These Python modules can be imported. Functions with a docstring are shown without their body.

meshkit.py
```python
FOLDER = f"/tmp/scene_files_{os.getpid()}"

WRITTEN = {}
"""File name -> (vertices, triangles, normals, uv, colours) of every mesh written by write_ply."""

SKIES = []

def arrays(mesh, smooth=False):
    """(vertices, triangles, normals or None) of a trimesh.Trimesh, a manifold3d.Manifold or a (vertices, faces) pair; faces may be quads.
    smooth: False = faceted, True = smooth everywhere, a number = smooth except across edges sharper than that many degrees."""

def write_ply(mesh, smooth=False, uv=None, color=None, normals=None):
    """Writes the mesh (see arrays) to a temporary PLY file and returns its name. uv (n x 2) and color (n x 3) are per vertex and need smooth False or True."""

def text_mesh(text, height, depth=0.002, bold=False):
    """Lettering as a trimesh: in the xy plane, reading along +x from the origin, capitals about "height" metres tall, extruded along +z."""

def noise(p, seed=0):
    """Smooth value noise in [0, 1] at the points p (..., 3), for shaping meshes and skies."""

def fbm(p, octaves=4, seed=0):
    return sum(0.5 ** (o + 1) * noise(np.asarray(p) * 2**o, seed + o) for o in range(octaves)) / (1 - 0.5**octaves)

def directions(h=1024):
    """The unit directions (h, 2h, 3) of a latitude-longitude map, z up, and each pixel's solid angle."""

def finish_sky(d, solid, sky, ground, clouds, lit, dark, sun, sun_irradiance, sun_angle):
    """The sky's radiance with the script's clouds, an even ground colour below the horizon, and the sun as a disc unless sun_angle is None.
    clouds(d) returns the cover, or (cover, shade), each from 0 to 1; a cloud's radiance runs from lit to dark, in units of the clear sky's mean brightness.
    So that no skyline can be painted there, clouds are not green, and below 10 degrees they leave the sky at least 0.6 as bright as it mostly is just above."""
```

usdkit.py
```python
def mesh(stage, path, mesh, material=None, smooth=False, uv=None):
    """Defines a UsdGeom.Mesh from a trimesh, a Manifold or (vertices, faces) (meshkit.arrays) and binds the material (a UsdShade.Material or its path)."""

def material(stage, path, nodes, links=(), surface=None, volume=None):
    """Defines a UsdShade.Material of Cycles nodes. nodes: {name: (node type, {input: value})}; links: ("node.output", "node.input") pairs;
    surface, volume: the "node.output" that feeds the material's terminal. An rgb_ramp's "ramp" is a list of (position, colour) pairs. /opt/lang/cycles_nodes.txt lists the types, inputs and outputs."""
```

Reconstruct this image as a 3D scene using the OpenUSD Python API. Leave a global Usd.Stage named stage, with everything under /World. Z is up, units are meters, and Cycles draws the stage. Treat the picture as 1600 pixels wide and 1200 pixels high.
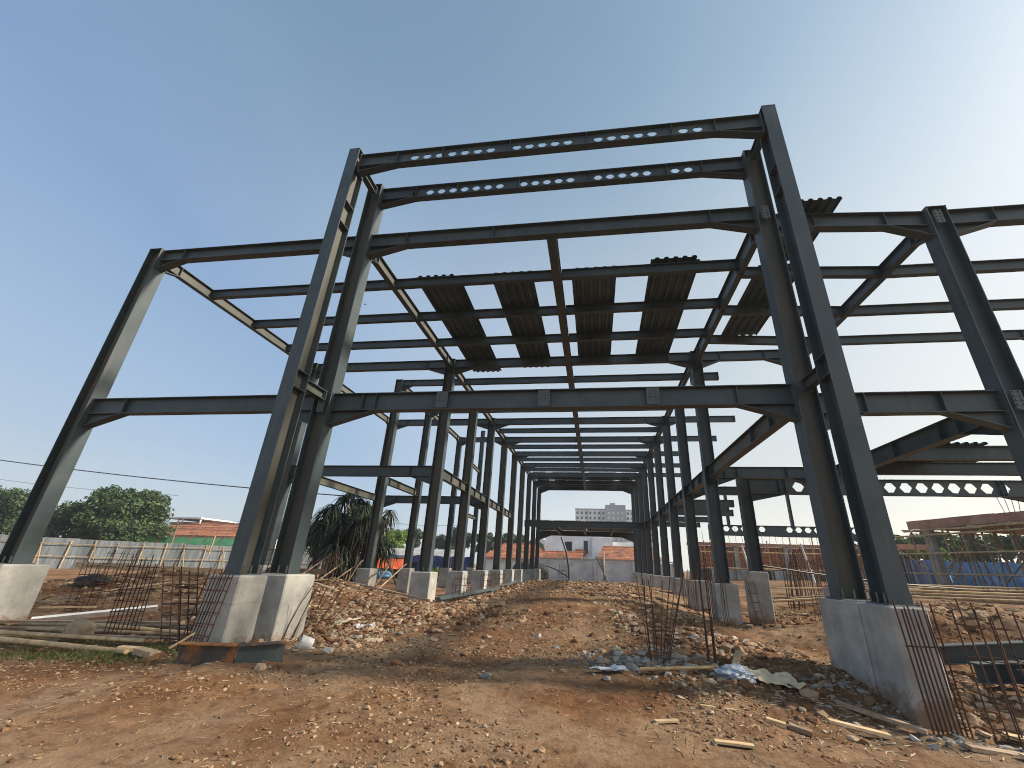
import math, random
import numpy as np
import trimesh, usdkit, meshkit
from shapely.geometry import Polygon, box as sbox
from scipy.interpolate import RBFInterpolator
from pxr import Usd, UsdGeom, UsdLux, UsdShade, Gf, Sdf, Vt

random.seed(7)
RNG = np.random.default_rng(7)
stage = Usd.Stage.CreateInMemory()
UsdGeom.SetStageUpAxis(stage, UsdGeom.Tokens.z)
UsdGeom.SetStageMetersPerUnit(stage, 1.0)
UsdGeom.Xform.Define(stage, '/World')
UsdGeom.Scope.Define(stage, '/World/Looks')

# ------------------------------------------------------------------ camera
EXPOSURE = 0.74
cam = UsdGeom.Camera.Define(stage, '/World/camera')
cam.CreateHorizontalApertureAttr(36.0)
cam.CreateVerticalApertureAttr(27.0)
cam.CreateFocalLengthAttr(634.7 * 36 / 1600)
cam.CreateHorizontalApertureOffsetAttr(-43.5 * 36 / 1600)
cam.CreateVerticalApertureOffsetAttr(30.4 * 36 / 1600)
cam.CreateClippingRangeAttr(Gf.Vec2f(0.05, 6000))
cam.CreateExposureAttr(EXPOSURE)
_p, _y, _r = np.radians([21.709, -8.033, 2.034])
_f = np.array([math.sin(_y) * math.cos(_p), math.cos(_y) * math.cos(_p), math.sin(_p)])
_rt = np.array([math.cos(_y), -math.sin(_y), 0.0])
_up = np.cross(_rt, _f)
_R = _rt * math.cos(_r) + _up * math.sin(_r)
_U = -_rt * math.sin(_r) + _up * math.cos(_r)
CAM = np.array([6.102, -7.981, 1.708])
cam.AddTransformOp().Set(Gf.Matrix4d(*_R, 0, *_U, 0, *(-_f), 0, *CAM, 1))

# ------------------------------------------------------------------ sky and sun
SUN_AZ, SUN_EL = math.radians(83), math.radians(33)
SKY_STRENGTH, SUN_INTENSITY = 0.106, 1.2
HAZE_LOW, HAZE_MID, HAZE_HIGH = (4.6, 4.65, 4.5), (3.3, 3.75, 4.15), (1.7, 2.95, 4.0)
SUN_DIR = (math.sin(SUN_AZ) * math.cos(SUN_EL), math.cos(SUN_AZ) * math.cos(SUN_EL), math.sin(SUN_EL))
sky = UsdLux.DomeLight.Define(stage, '/World/sky')
sky.GetPrim().SetCustomDataByKey('kind', 'structure')
sky_mat = usdkit.material(stage, '/World/Looks/sky', {
    's': ('sky_texture', {'sky_type': 'single_scattering', 'sun_disc': False, 'sun_elevation': SUN_EL, 'sun_rotation': SUN_AZ,
                          'altitude': 30.0, 'air_density': 1.0, 'aerosol_density': 1.3, 'ozone_density': 1.2}),
    't': ('texture_coordinate', {}), 'x': ('separate_xyz', {}),
    'r': ('rgb_ramp', {'ramp': [(0.0, (.86, .86, .86)), (.12, (.78, .78, .78)), (.35, (.66, .66, .66)), (.6, (.53, .53, .53)), (.85, (.34, .34, .34)), (1.0, (.28, .22, .22))]}),
    'sd': ('vector_math', {'math_type': 'dot_product', 'vector2': SUN_DIR}), 'sg': ('map_range', {'from_min': -.6, 'from_max': .95, 'to_min': 0, 'to_max': 1, 'clamp': True}),
    'sc': ('rgb_ramp', {'ramp': [(0.0, (.74, .80, .90)), (.22, (.62, .75, .93)), (.38, (1.0, 1.03, 1.06)), (.50, (1.12, 1.08, 1.05)), (.75, (1.34, 1.18, .96)), (1.0, (1.9, 1.55, 1.1))]}), 'sm': ('mix_color', {'blend_type': 'multiply', 'fac': 1.0, 'use_clamp': False}),
    'c': ('rgb_ramp', {'ramp': [(0.0, HAZE_LOW), (.18, HAZE_MID), (.60, (2.75, 3.55, 4.35)), (.85, HAZE_HIGH)]}),
    'm': ('mix_color', {'use_clamp': False}),
    'cn': ('noise_texture', {'scale': 1.6, 'detail': 5, 'roughness': .55}), 'cm': ('map_range', {'from_min': .3, 'from_max': .7, 'to_min': .86, 'to_max': 1.12}), 'cx': ('math', {'math_type': 'multiply', 'use_clamp': True}),
    'b': ('background_shader', {'strength': SKY_STRENGTH})},
    [('t.generated', 'x.vector'), ('x.z', 'r.fac'), ('t.generated', 'cn.vector'), ('cn.fac', 'cm.value'), ('cm.result', 'cx.value1'), ('r.color', 'cx.value2'), ('cx.value', 'm.fac'), ('x.z', 'c.fac'), ('c.color', 'sm.a'), ('t.generated', 'sd.vector1'), ('sd.value', 'sg.value'), ('sg.result', 'sc.fac'), ('sc.color', 'sm.b'), ('sm.result', 'm.b'), ('s.color', 'm.a'), ('m.result', 'b.color')], surface='b.background')
UsdShade.MaterialBindingAPI.Apply(sky.GetPrim()).Bind(sky_mat)
sun = UsdLux.DistantLight.Define(stage, '/World/sun')
sun.CreateNormalizeAttr(True)
sun.CreateIntensityAttr(SUN_INTENSITY)
sun.CreateAngleAttr(5.0)
sun.CreateColorAttr(Gf.Vec3f(1.0, 0.90, 0.75))
_s = np.array([math.sin(SUN_AZ) * math.cos(SUN_EL), math.cos(SUN_AZ) * math.cos(SUN_EL), math.sin(SUN_EL)])
sun.AddTransformOp().Set(Gf.Matrix4d(Gf.Rotation(Gf.Vec3d(0, 0, 1), Gf.Vec3d(*_s)), Gf.Vec3d(0, 0, 50)))

# ------------------------------------------------------------------ materials
def material(name, nodes, links, surface='p.BSDF', volume=None):
    return usdkit.material(stage, '/World/Looks/' + name, nodes, links, surface=surface, volume=volume)

def mixed(name, ca, cb, scale, rough=0.6, lo=0.4, hi=0.6, bump=0.0, bump_scale=None, detail=6, cc=None, scale2=None, lo2=.55, hi2=.7,
          metallic=0.0, spec=0.5, vary=0.0, stretch=None, island=False, dist=0.02, spots=None, streak=None, splash=None):
    """Two or three tones mixed by noise in world space, with a bump."""
    nodes = {'g': ('geometry', {}), 'm': ('mapping', {'scale': stretch or (1, 1, 1)}),
             'n': ('noise_texture', {'scale': scale, 'detail': detail, 'roughness': 0.62}),
             'r': ('rgb_ramp', {'ramp': [(lo, ca), (hi, cb)]}),
             'p': ('principled_bsdf', {'roughness': rough, 'metallic': metallic, 'specular_ior_level': spec})}
    links = [('g.position', 'm.vector'), ('m.vector', 'n.vector'), ('n.fac', 'r.fac')]
    out = 'r.color'
    if cc is not None:
        nodes['n2'] = ('noise_texture', {'scale': scale2, 'detail': detail, 'roughness': 0.6})
        nodes['r2'] = ('rgb_ramp', {'ramp': [(lo2, (0, 0, 0)), (hi2, (1, 1, 1))]})
        nodes['x'] = ('mix_color', {'b': cc})
        links += [('m.vector', 'n2.vector'), ('n2.fac', 'r2.fac'), (out, 'x.a'), ('r2.color', 'x.fac')]
        out = 'x.result'
    for key, lay in (('sp', spots), ('st', streak)):              # (colour, scale, lo, hi, stretch)
        if lay:
            col, sc, lo3, hi3, stv = lay
            nodes[key + 'm'] = ('mapping', {'scale': stv}); nodes[key + 'n'] = ('noise_texture', {'scale': sc, 'detail': 8, 'roughness': .7})
            nodes[key + 'r'] = ('rgb_ramp', {'ramp': [(lo3, (0, 0, 0)), (hi3, (.85, .85, .85))]}); nodes[key + 'x'] = ('mix_color', {'b': col})
            links += [('g.position', key + 'm.vector'), (key + 'm.vector', key + 'n.vector'), (key + 'n.fac', key + 'r.fac'), (key + 'r.color', key + 'x.fac'), (out, key + 'x.a')]
            out = key + 'x.result'
    if splash:                                                    # mud thrown up from the ground, ragged upper edge
        nodes['sx'] = ('separate_xyz', {}); nodes['sn'] = ('noise_texture', {'scale': 5.0, 'detail': 7, 'roughness': .7})
        nodes['sa'] = ('math', {'math_type': 'multiply_add', 'value2': -1.3}); nodes['sr'] = ('rgb_ramp', {'ramp': [(0, (.9, .9, .9)), (.22, (.0, .0, .0))]})
        nodes['ss'] = ('math', {'math_type': 'add', 'value2': .46}); nodes['sm'] = ('mix_color', {'b': splash})
        links += [('g.position', 'sx.vector'), ('g.position', 'sn.vector'), ('sn.fac', 'sa.value1'), ('sx.z', 'sa.value3'), ('sa.value', 'ss.value1'), ('ss.value', 'sr.fac'), ('sr.color', 'sm.fac'), (out, 'sm.a')]
        out = 'sm.result'
    if vary:
        nodes['o'] = ('object_info', {}); nodes['at'] = ('attribute', {'attribute': 'tone'})
        nodes['mr'] = ('map_range', {'from_min': 0, 'from_max': 1, 'to_min': 1 - vary, 'to_max': 1 + vary})
        nodes['h'] = ('hsv', {'hue': 0.5, 'saturation': 1.0})
        links += [('at.fac' if island else 'o.random', 'mr.value'), ('mr.result', 'h.value'), (out, 'h.color')]
        out = 'h.color'
    links.append((out, 'p.base_color'))
    if bump:
        nodes['nb'] = ('noise_texture', {'scale': bump_scale or scale * 4, 'detail': 8, 'roughness': 0.65})
        nodes['b'] = ('bump', {'strength': bump, 'distance': dist})
        links += [('m.vector', 'nb.vector'), ('nb.fac', 'b.height'), ('b.normal', 'p.normal')]
    return material(name, nodes, links)

M = {}
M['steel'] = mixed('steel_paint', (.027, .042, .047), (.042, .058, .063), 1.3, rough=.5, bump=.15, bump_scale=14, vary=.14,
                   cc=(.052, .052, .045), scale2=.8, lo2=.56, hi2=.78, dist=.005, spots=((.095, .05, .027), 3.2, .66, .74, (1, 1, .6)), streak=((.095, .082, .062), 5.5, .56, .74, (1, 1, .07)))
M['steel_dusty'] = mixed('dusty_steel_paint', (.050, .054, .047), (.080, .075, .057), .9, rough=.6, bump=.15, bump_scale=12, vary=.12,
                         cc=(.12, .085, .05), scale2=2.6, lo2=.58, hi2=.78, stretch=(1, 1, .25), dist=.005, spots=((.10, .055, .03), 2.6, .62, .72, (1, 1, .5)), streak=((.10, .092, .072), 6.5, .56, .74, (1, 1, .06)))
M['plate'] = mixed('plate_paint', (.042, .056, .060), (.058, .072, .075), 3, rough=.5, vary=.1, bump=.15, bump_scale=16, dist=.005)
M['bolt'] = mixed('bolt_steel', (.09, .09, .085), (.13, .12, .10), 9, rough=.45, metallic=.4)
M['deck'] = mixed('deck_sheet', (.030, .052, .070), (.060, .086, .104), 1.2, rough=.5, metallic=.25, bump=.1, bump_scale=20, vary=.15, dist=.004)
M['concrete'] = mixed('raw_concrete', (.25, .245, .225), (.37, .355, .32), 1.6, rough=.88, bump=.35, bump_scale=22, vary=.07,
                      cc=(.19, .175, .145), scale2=2.6, lo2=.60, hi2=.78, dist=.008, spots=((.15, .135, .11), 30, .66, .72, (1, 1, 1)), streak=((.20, .185, .155), 7, .58, .74, (1, 1, .10)), splash=(.20, .12, .065))
M['rust'] = mixed('rusty_bar', (.035, .016, .010), (.085, .032, .016), 9, rough=.85, vary=.25)
M['rust_beam'] = mixed('rusty_steel', (.045, .042, .04), (.085, .065, .05), 3, rough=.7, cc=(.26, .095, .025), scale2=4, lo2=.48, hi2=.6)
M['rust_edge'] = mixed('bright_rust', (.17, .065, .02), (.34, .14, .04), 7, rough=.85)
M['bamboo'] = mixed('bamboo', (.34, .22, .10), (.54, .38, .20), 5, rough=.6, vary=.25, stretch=(1, 1, 1))
M['bamboo_grey'] = mixed('weathered_bamboo', (.21, .145, .085), (.36, .26, .16), 5, rough=.75, vary=.25)
M['plank'] = mixed('sawn_timber', (.40, .27, .15), (.55, .40, .24), 6, rough=.75, vary=.25, stretch=(1, 4, 4))
M['plank_grey'] = mixed('weathered_timber', (.22, .15, .095), (.35, .25, .165), 6, rough=.8, vary=.2)
M['white_board'] = mixed('white_board', (.60, .60, .58), (.72, .71, .68), 4, rough=.5)
M['zinc'] = mixed('zinc_sheet', (.085, .10, .112), (.145, .162, .175), 1.2, rough=.5, metallic=.15, bump=.1, bump_scale=6, vary=.16, cc=(.40, .41, .41), scale2=1.7, lo2=.64, hi2=.72, stretch=(2.2, 2.2, .3))
M['bark'] = mixed('bark', (.10, .075, .05), (.19, .15, .11), 6, rough=.9, bump=.5)
M['dead_leaf'] = mixed('dead_leaf', (.13, .10, .06), (.26, .20, .13), 4, rough=.85, vary=.3, island=True)
M['tile'] = mixed('roof_tile', (.26, .085, .04), (.42, .17, .085), 2.5, rough=.85, vary=.18, cc=(.13, .065, .045), scale2=.8, lo2=.5, hi2=.66)
M['tile_old'] = mixed('old_roof_tile', (.10, .055, .045), (.19, .10, .075), 1.4, rough=.9, vary=.18)
M['white_wall'] = mixed('white_wall', (.62, .64, .64), (.74, .75, .74), .6, rough=.85, vary=.05, cc=(.48, .49, .48), scale2=.5, lo2=.55, hi2=.75)
M['grey_wall'] = mixed('grey_render_wall', (.36, .37, .385), (.48, .485, .49), .5, rough=.9, vary=.04, cc=(.27, .265, .255), scale2=.7, lo2=.52, hi2=.7)
M['grey_roof'] = mixed('fibre_roof', (.25, .25, .24), (.36, .355, .34), 1.2, rough=.8, vary=.1)
M['green_paint'] = mixed('green_paint', (.14, .50, .24), (.19, .60, .30), 1, rough=.5)
M['window_dark'] = mixed('dark_window', (.012, .016, .02), (.03, .035, .04), 2, rough=.12)
M['tower_white'] = mixed('tower_white', (.50, .52, .54), (.58, .60, .62), .1, rough=.85)
M['tower_grey'] = mixed('tower_grey', (.22, .235, .26), (.27, .285, .31), .1, rough=.85)
M['blue_tarp'] = mixed('blue_tarp', (.007, .066, .20), (.016, .12, .33), 1.3, rough=.42, bump=.3, bump_scale=4, vary=.15)
M['navy_tarp'] = mixed('navy_sheet', (.025, .034, .12), (.045, .060, .19), 1.5, rough=.55, bump=.3, bump_scale=4, vary=.15)
M['orange_tarp'] = mixed('orange_tarp', (.70, .10, .02), (.85, .17, .05), 1.5, rough=.5, bump=.3, bump_scale=4)
M['light_blue'] = mixed('pale_blue_plastic', (.10, .28, .50), (.2, .42, .62), 2, rough=.45)
M['sack'] = mixed('plastic_sack', (.22, .27, .34), (.46, .49, .53), 14, rough=.5, bump=.5, bump_scale=22)
M['paper'] = mixed('cement_paper', (.50, .41, .25), (.66, .56, .37), 8, rough=.8, bump=.4, bump_scale=18)
M['white_plastic'] = mixed('white_plastic', (.55, .55, .53), (.72, .71, .69), 5, rough=.45)
M['black_hose'] = mixed('black_hose', (.012, .012, .013), (.025, .025, .027), 4, rough=.5)
M['brick'] = mixed('red_brick', (.25, .085, .045), (.37, .15, .085), 3, rough=.9, vary=.22, bump=.3)
M['formwork'] = mixed('formwork_ply', (.26, .125, .075), (.36, .19, .12), 1.2, rough=.8, vary=.18)
M['slab'] = mixed('slab_concrete', (.24, .205, .175), (.34, .295, .255), 1.2, rough=.9, bump=.3)
M['dark_cloth'] = mixed('dark_cloth', (.012, .013, .016), (.035, .035, .038), 3, rough=.9, bump=.4, bump_scale=9)
M['yellow_sheet'] = mixed('yellow_sheet', (.58, .36, .06), (.72, .47, .12), 2, rough=.6)
M['boulder'] = mixed('boulder', (.24, .165, .10), (.37, .27, .175), 5, rough=.9, bump=.5, bump_scale=16)
M['iron'] = mixed('old_iron', (.06, .05, .04), (.11, .085, .065), 3, rough=.7)
M['wire'] = mixed('cable', (.02, .02, .022), (.03, .03, .03), 3, rough=.6)

def leafy(name, dark, light, transl, hue=.12):
    return material(name, {
        'at': ('attribute', {'attribute': 'tone'}), 'g': ('geometry', {}), 'n': ('noise_texture', {'scale': .45, 'detail': 3}), 'a': ('math', {'math_type': 'multiply_add', 'value2': .55}),
        'w': ('math', {'math_type': 'multiply', 'value2': .5}),
        'r': ('rgb_ramp', {'ramp': [(.25, dark), (.8, light)]}), 'p': ('principled_bsdf', {'roughness': .5, 'specular_ior_level': .35}),
        't': ('translucent_bsdf', {'color': transl}), 'x': ('mix_closure', {'fac': .22})},
        [('g.position', 'n.vector'), ('at.fac', 'a.value1'), ('n.fac', 'w.value1'), ('w.value', 'a.value3'), ('a.value', 'r.fac'), ('r.color', 'p.base_color'),
         ('p.BSDF', 'x.closure1'), ('t.BSDF', 'x.closure2')], surface='x.closure')
M['leaf'] = leafy('leaf_dark_green', (.022, .046, .020), (.085, .135, .045), (.08, .14, .03))
M['leaf_light'] = leafy('leaf_light_green', (.07, .13, .02), (.17, .27, .045), (.2, .3, .05))
M['leaf_far'] = leafy('leaf_far', (.035, .055, .035), (.065, .09, .05), (.08, .11, .05))
M['leaf_palm'] = leafy('leaf_palm', (.018, .030, .022), (.055, .075, .042), (.06, .09, .03))
M['palm_stem'] = mixed('palm_stem', (.035, .028, .02), (.10, .08, .055), 5, rough=.9, vary=.3)
M['palm_dead'] = mixed('palm_dead', (.035, .032, .022), (.10, .085, .055), 4, rough=.85, vary=.4, island=True)
M['grass'] = leafy('grass_blades', (.05, .07, .02), (.17, .17, .055), (.10, .13, .03))

M['soil'] = material('site_soil', {
    'g': ('geometry', {}),
    'n1': ('noise_texture', {'scale': .55, 'detail': 7, 'roughness': .6}), 'r1': ('rgb_ramp', {'ramp': [(.30, (.115, .044, .014)), (.44, (.185, .094, .044)), (.57, (.24, .148, .084)), (.74, (.30, .205, .128))]}),
    'n2': ('noise_texture', {'scale': 7.0, 'detail': 9, 'roughness': .72}), 'r2': ('rgb_ramp', {'ramp': [(.36, (.55, .5, .46)), (.5, (1, 1, 1)), (.68, (1.22, 1.24, 1.28))]}),
    'n3': ('noise_texture', {'scale': 2.1, 'detail': 6, 'roughness': .65, 'distortion': .6}), 'r3': ('rgb_ramp', {'ramp': [(.57, (0, 0, 0)), (.70, (1, 1, 1))]}),
    'v': ('voronoi_texture', {'scale': 24.0, 'feature': 'f1'}), 'rv': ('rgb_ramp', {'ramp': [(.12, (1, 1, 1)), (.24, (0, 0, 0))]}),
    'nv': ('noise_texture', {'scale': 3.3, 'detail': 4}), 'rnv': ('rgb_ramp', {'ramp': [(.48, (0, 0, 0)), (.62, (.75, .75, .75))]}),
    'mm': ('mix_color', {'blend_type': 'multiply', 'fac': .85}), 'md': ('mix_color', {'b': (.105, .046, .020)}), 'mvf': ('mix_color', {'blend_type': 'multiply', 'fac': 1.0}),
    'mv': ('mix_color', {'b': (.42, .34, .25)}),
    'nb': ('noise_texture', {'scale': 16, 'detail': 10, 'roughness': .72}), 'b': ('bump', {'strength': .9, 'distance': .05}),
    'p': ('principled_bsdf', {'roughness': .95, 'specular_ior_level': .2})},
    [('g.position', f'{k}.vector') for k in ('n1', 'n2', 'n3', 'v', 'nb', 'nv')] +
    [('n1.fac', 'r1.fac'), ('n2.fac', 'r2.fac'), ('n3.fac', 'r3.fac'), ('v.distance', 'rv.fac'), ('nv.fac', 'rnv.fac'), ('r1.color', 'mm.a'), ('r2.color', 'mm.b'), ('mm.result', 'md.a'), ('r3.color', 'md.fac'),
     ('rv.color', 'mvf.a'), ('rnv.color', 'mvf.b'), ('md.result', 'mv.a'), ('mvf.result', 'mv.fac'), ('mv.result', 'p.base_color'), ('nb.fac', 'b.height'), ('b.normal', 'p.normal')])

def chip_mat(): return material('straw_chip', {'at': ('attribute', {'attribute': 'tone'}), 'r': ('rgb_ramp', {'ramp': [(0, (.16, .10, .055)), (.5, (.34, .25, .15)), (1, (.52, .42, .28))]}), 'p': ('principled_bsdf', {'roughness': .85})}, [('at.fac', 'r.fac'), ('r.color', 'p.base_color')])
M['straw_chip'] = chip_mat()
def stone_mat(name, ramp):
    return material(name, {'at': ('attribute', {'attribute': 'tone'}), 'g': ('geometry', {}), 'r': ('rgb_ramp', {'ramp': ramp}), 'n': ('noise_texture', {'scale': 18, 'detail': 6, 'roughness': .7}),
        'q': ('rgb_ramp', {'ramp': [(.3, (.6, .6, .6)), (.7, (1.15, 1.15, 1.15))]}), 'm': ('mix_color', {'blend_type': 'multiply', 'fac': 1.0}),
        'b': ('bump', {'strength': .5, 'distance': .01}), 'p': ('principled_bsdf', {'roughness': .92, 'specular_ior_level': .2})},
        [('at.fac', 'r.fac'), ('g.position', 'n.vector'), ('n.fac', 'q.fac'), ('r.color', 'm.a'), ('q.color', 'm.b'), ('m.result', 'p.base_color'), ('n.fac', 'b.height'), ('b.normal', 'p.normal')])
M['stone'] = stone_mat('broken_stone', [(0, (.105, .045, .020)), (.30, (.19, .10, .052)), (.58, (.29, .18, .105)), (.82, (.38, .27, .175)), (1, (.47, .38, .28))])
M['pebble'] = stone_mat('pebbles', [(0, (.11, .05, .024)), (.35, (.21, .115, .058)), (.7, (.30, .195, .115)), (.93, (.38, .28, .18)), (1, (.46, .38, .28))])
M['stone_grey'] = stone_mat('grey_rubble', [(0, (.15, .135, .12)), (.5, (.26, .24, .215)), (1, (.40, .38, .34))])

# ------------------------------------------------------------------ mesh helpers
Z3 = np.array([0, 0, 1.0])
class MB:
    """Collects vertices and triangles that become one mesh."""
    def __init__(s): s.v, s.f, s.n = [], [], 0
    def add(s, v, f):
        v, f = np.asarray(v, float), np.asarray(f, int)
        if f.shape[1] == 4: f = np.vstack([f[:, [0, 1, 2]], f[:, [0, 2, 3]]])
        s.v.append(v); s.f.append(f + s.n); s.n += len(v); return s
    def tm(s, m): return s.add(m.vertices, m.faces)
    def box(s, x0, x1, y0, y1, z0, z1): return s.bar((x0, (y0 + y1) / 2, z0), (x1, (y0 + y1) / 2, z0), (0, 1, 0), (0, 0, 1), -abs(y1 - y0) / 2, abs(y1 - y0) / 2, 0, z1 - z0)
    def bar(s, P, Q, side, up, s0, s1, u0, u1):
        """A box along P-Q, from s0 to s1 along side and u0 to u1 along up."""
        P, Q, side, up = (np.asarray(a, float) for a in (P, Q, side, up))
        c = [p + side * a + up * b for p in (P, Q) for a, b in ((s0, u0), (s1, u0), (s1, u1), (s0, u1))]
        f = [[0, 1, 2, 3], [7, 6, 5, 4], [0, 4, 5, 1], [1, 5, 6, 2], [2, 6, 7, 3], [3, 7, 4, 0]]
        if np.dot(np.cross(side, up), Q - P) * (s1 - s0) * (u1 - u0) > 0: f = [q[::-1] for q in f]
        return s.add(c, f)
    def tube(s, pts, r, n=6, cap=True):
        pts = np.asarray(pts, float); r = np.broadcast_to(np.asarray(r, float), len(pts))
        t = np.gradient(pts, axis=0); t /= np.linalg.norm(t, axis=1, keepdims=True) + 1e-12
        ref = np.array([1.0, 0, 0]) if abs(t.mean(0)[0]) < .7 else np.array([0, 1.0, 0])
        a = np.cross(t, ref); a /= np.linalg.norm(a, axis=1, keepdims=True) + 1e-12; b = np.cross(t, a)
        w = np.arange(n) * 2 * np.pi / n
        v = (pts[:, None] + r[:, None, None] * (np.cos(w)[None, :, None] * a[:, None] + np.sin(w)[None, :, None] * b[:, None])).reshape(-1, 3)
        f = []
        for i in range(len(pts) - 1):
            for k in range(n):
                f.append([i * n + k, i * n + (k + 1) % n, (i + 1) * n + (k + 1) % n, (i + 1) * n + k])
        f = np.array(f); tri = np.vstack([f[:, [0, 1, 2]], f[:, [0, 2, 3]]])
        if cap:
            e = len(pts) * n - n
            tri = np.vstack([tri, [[0, k + 1, k] for k in range(1, n - 1)], [[e, e + k, e + k + 1] for k in range(1, n - 1)]])
        return s.add(v, tri)
    def poly(s, poly, O, ax, ay, t0, t1):
        """Extrudes a shapely polygon in the plane O + x ax + y ay from t0 to t1 along ax x ay."""
        m = trimesh.creation.extrude_polygon(poly, t1 - t0, engine='earcut')
        v = np.array(m.vertices); ax, ay, O = (np.asarray(a, float) for a in (ax, ay, O)); az = np.cross(ax, ay)
        return s.add(O + v[:, :1] * ax + v[:, 1:2] * ay + (v[:, 2:] + t0) * az, m.faces)
    def arr(s): return np.vstack(s.v), np.vstack(s.f)
    @property
    def empty(s): return not s.v

COUNT = {}
def numbered(parent, name):
    k = COUNT.get((parent, name), 0); COUNT[(parent, name)] = k + 1
    return f'{parent}/{name}' + (f'_{k:03d}' if k else '')
BASE = {}
def tag(prim, label=None, cat=None, group=None, kind=None):
    for k, v in (('label', label), ('category', cat), ('group', group), ('kind', kind)):
        if v: prim.SetCustomDataByKey(k, v)
def thing(name, label, cat, base, group=None, kind=None):
    path = numbered('/World', name)
    x = UsdGeom.Xform.Define(stage, path); x.AddTranslateOp().Set(Gf.Vec3d(*map(float, base)))
    BASE[path] = np.asarray(base, float); tag(x.GetPrim(), label, cat, group, kind)
    return path
def set_tone(m, tone):
    if tone is not None:
        UsdGeom.PrimvarsAPI(m).CreatePrimvar('tone', Sdf.ValueTypeNames.FloatArray, 'vertex').Set(Vt.FloatArray.FromNumpy(np.asarray(tone, np.float32)))
def part(parent, name, mb, mat, smooth=False, label=None, kind=None, tone=None):
    """A mesh under a thing, given in world coordinates."""
    v, f = mb.arr() if isinstance(mb, MB) else (np.asarray(mb[0]), np.asarray(mb[1]))
    root = '/'.join(parent.split('/')[:3])
    path = numbered(parent, name)
    m = usdkit.mesh(stage, path, (v - BASE[root], f), M[mat] if isinstance(mat, str) else mat, smooth=smooth)
    set_tone(m, tone); tag(m.GetPrim(), label, kind=kind); BASE[path] = BASE[root]
    return path
def solo(name, mb, mat, label=None, cat=None, group=None, kind=None, smooth=False, tone=None):
    """A thing or piece of the setting that is one mesh."""
    v, f = mb.arr() if isinstance(mb, MB) else (np.asarray(mb[0]), np.asarray(mb[1]))
    path = numbered('/World', name)
    base = np.zeros(3) if kind else np.array([*v[:, :2].mean(0), v[:, 2].min()])
    m = usdkit.mesh(stage, path, (v - base, f), M[mat] if isinstance(mat, str) else mat, smooth=smooth)
    m.AddTranslateOp().Set(Gf.Vec3d(*base)); set_tone(m, tone); tag(m.GetPrim(), label, cat, group, kind); BASE[path] = base
    return path
ORD = ['first', 'second', 'third', 'fourth', 'fifth', 'sixth', 'seventh', 'eighth', 'ninth', 'tenth', 'eleventh', 'twelfth', 'thirteenth', 'fourteenth', 'fifteenth', 'sixteenth', 'seventeenth', 'eighteenth', 'nineteenth', 'twentieth']

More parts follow.
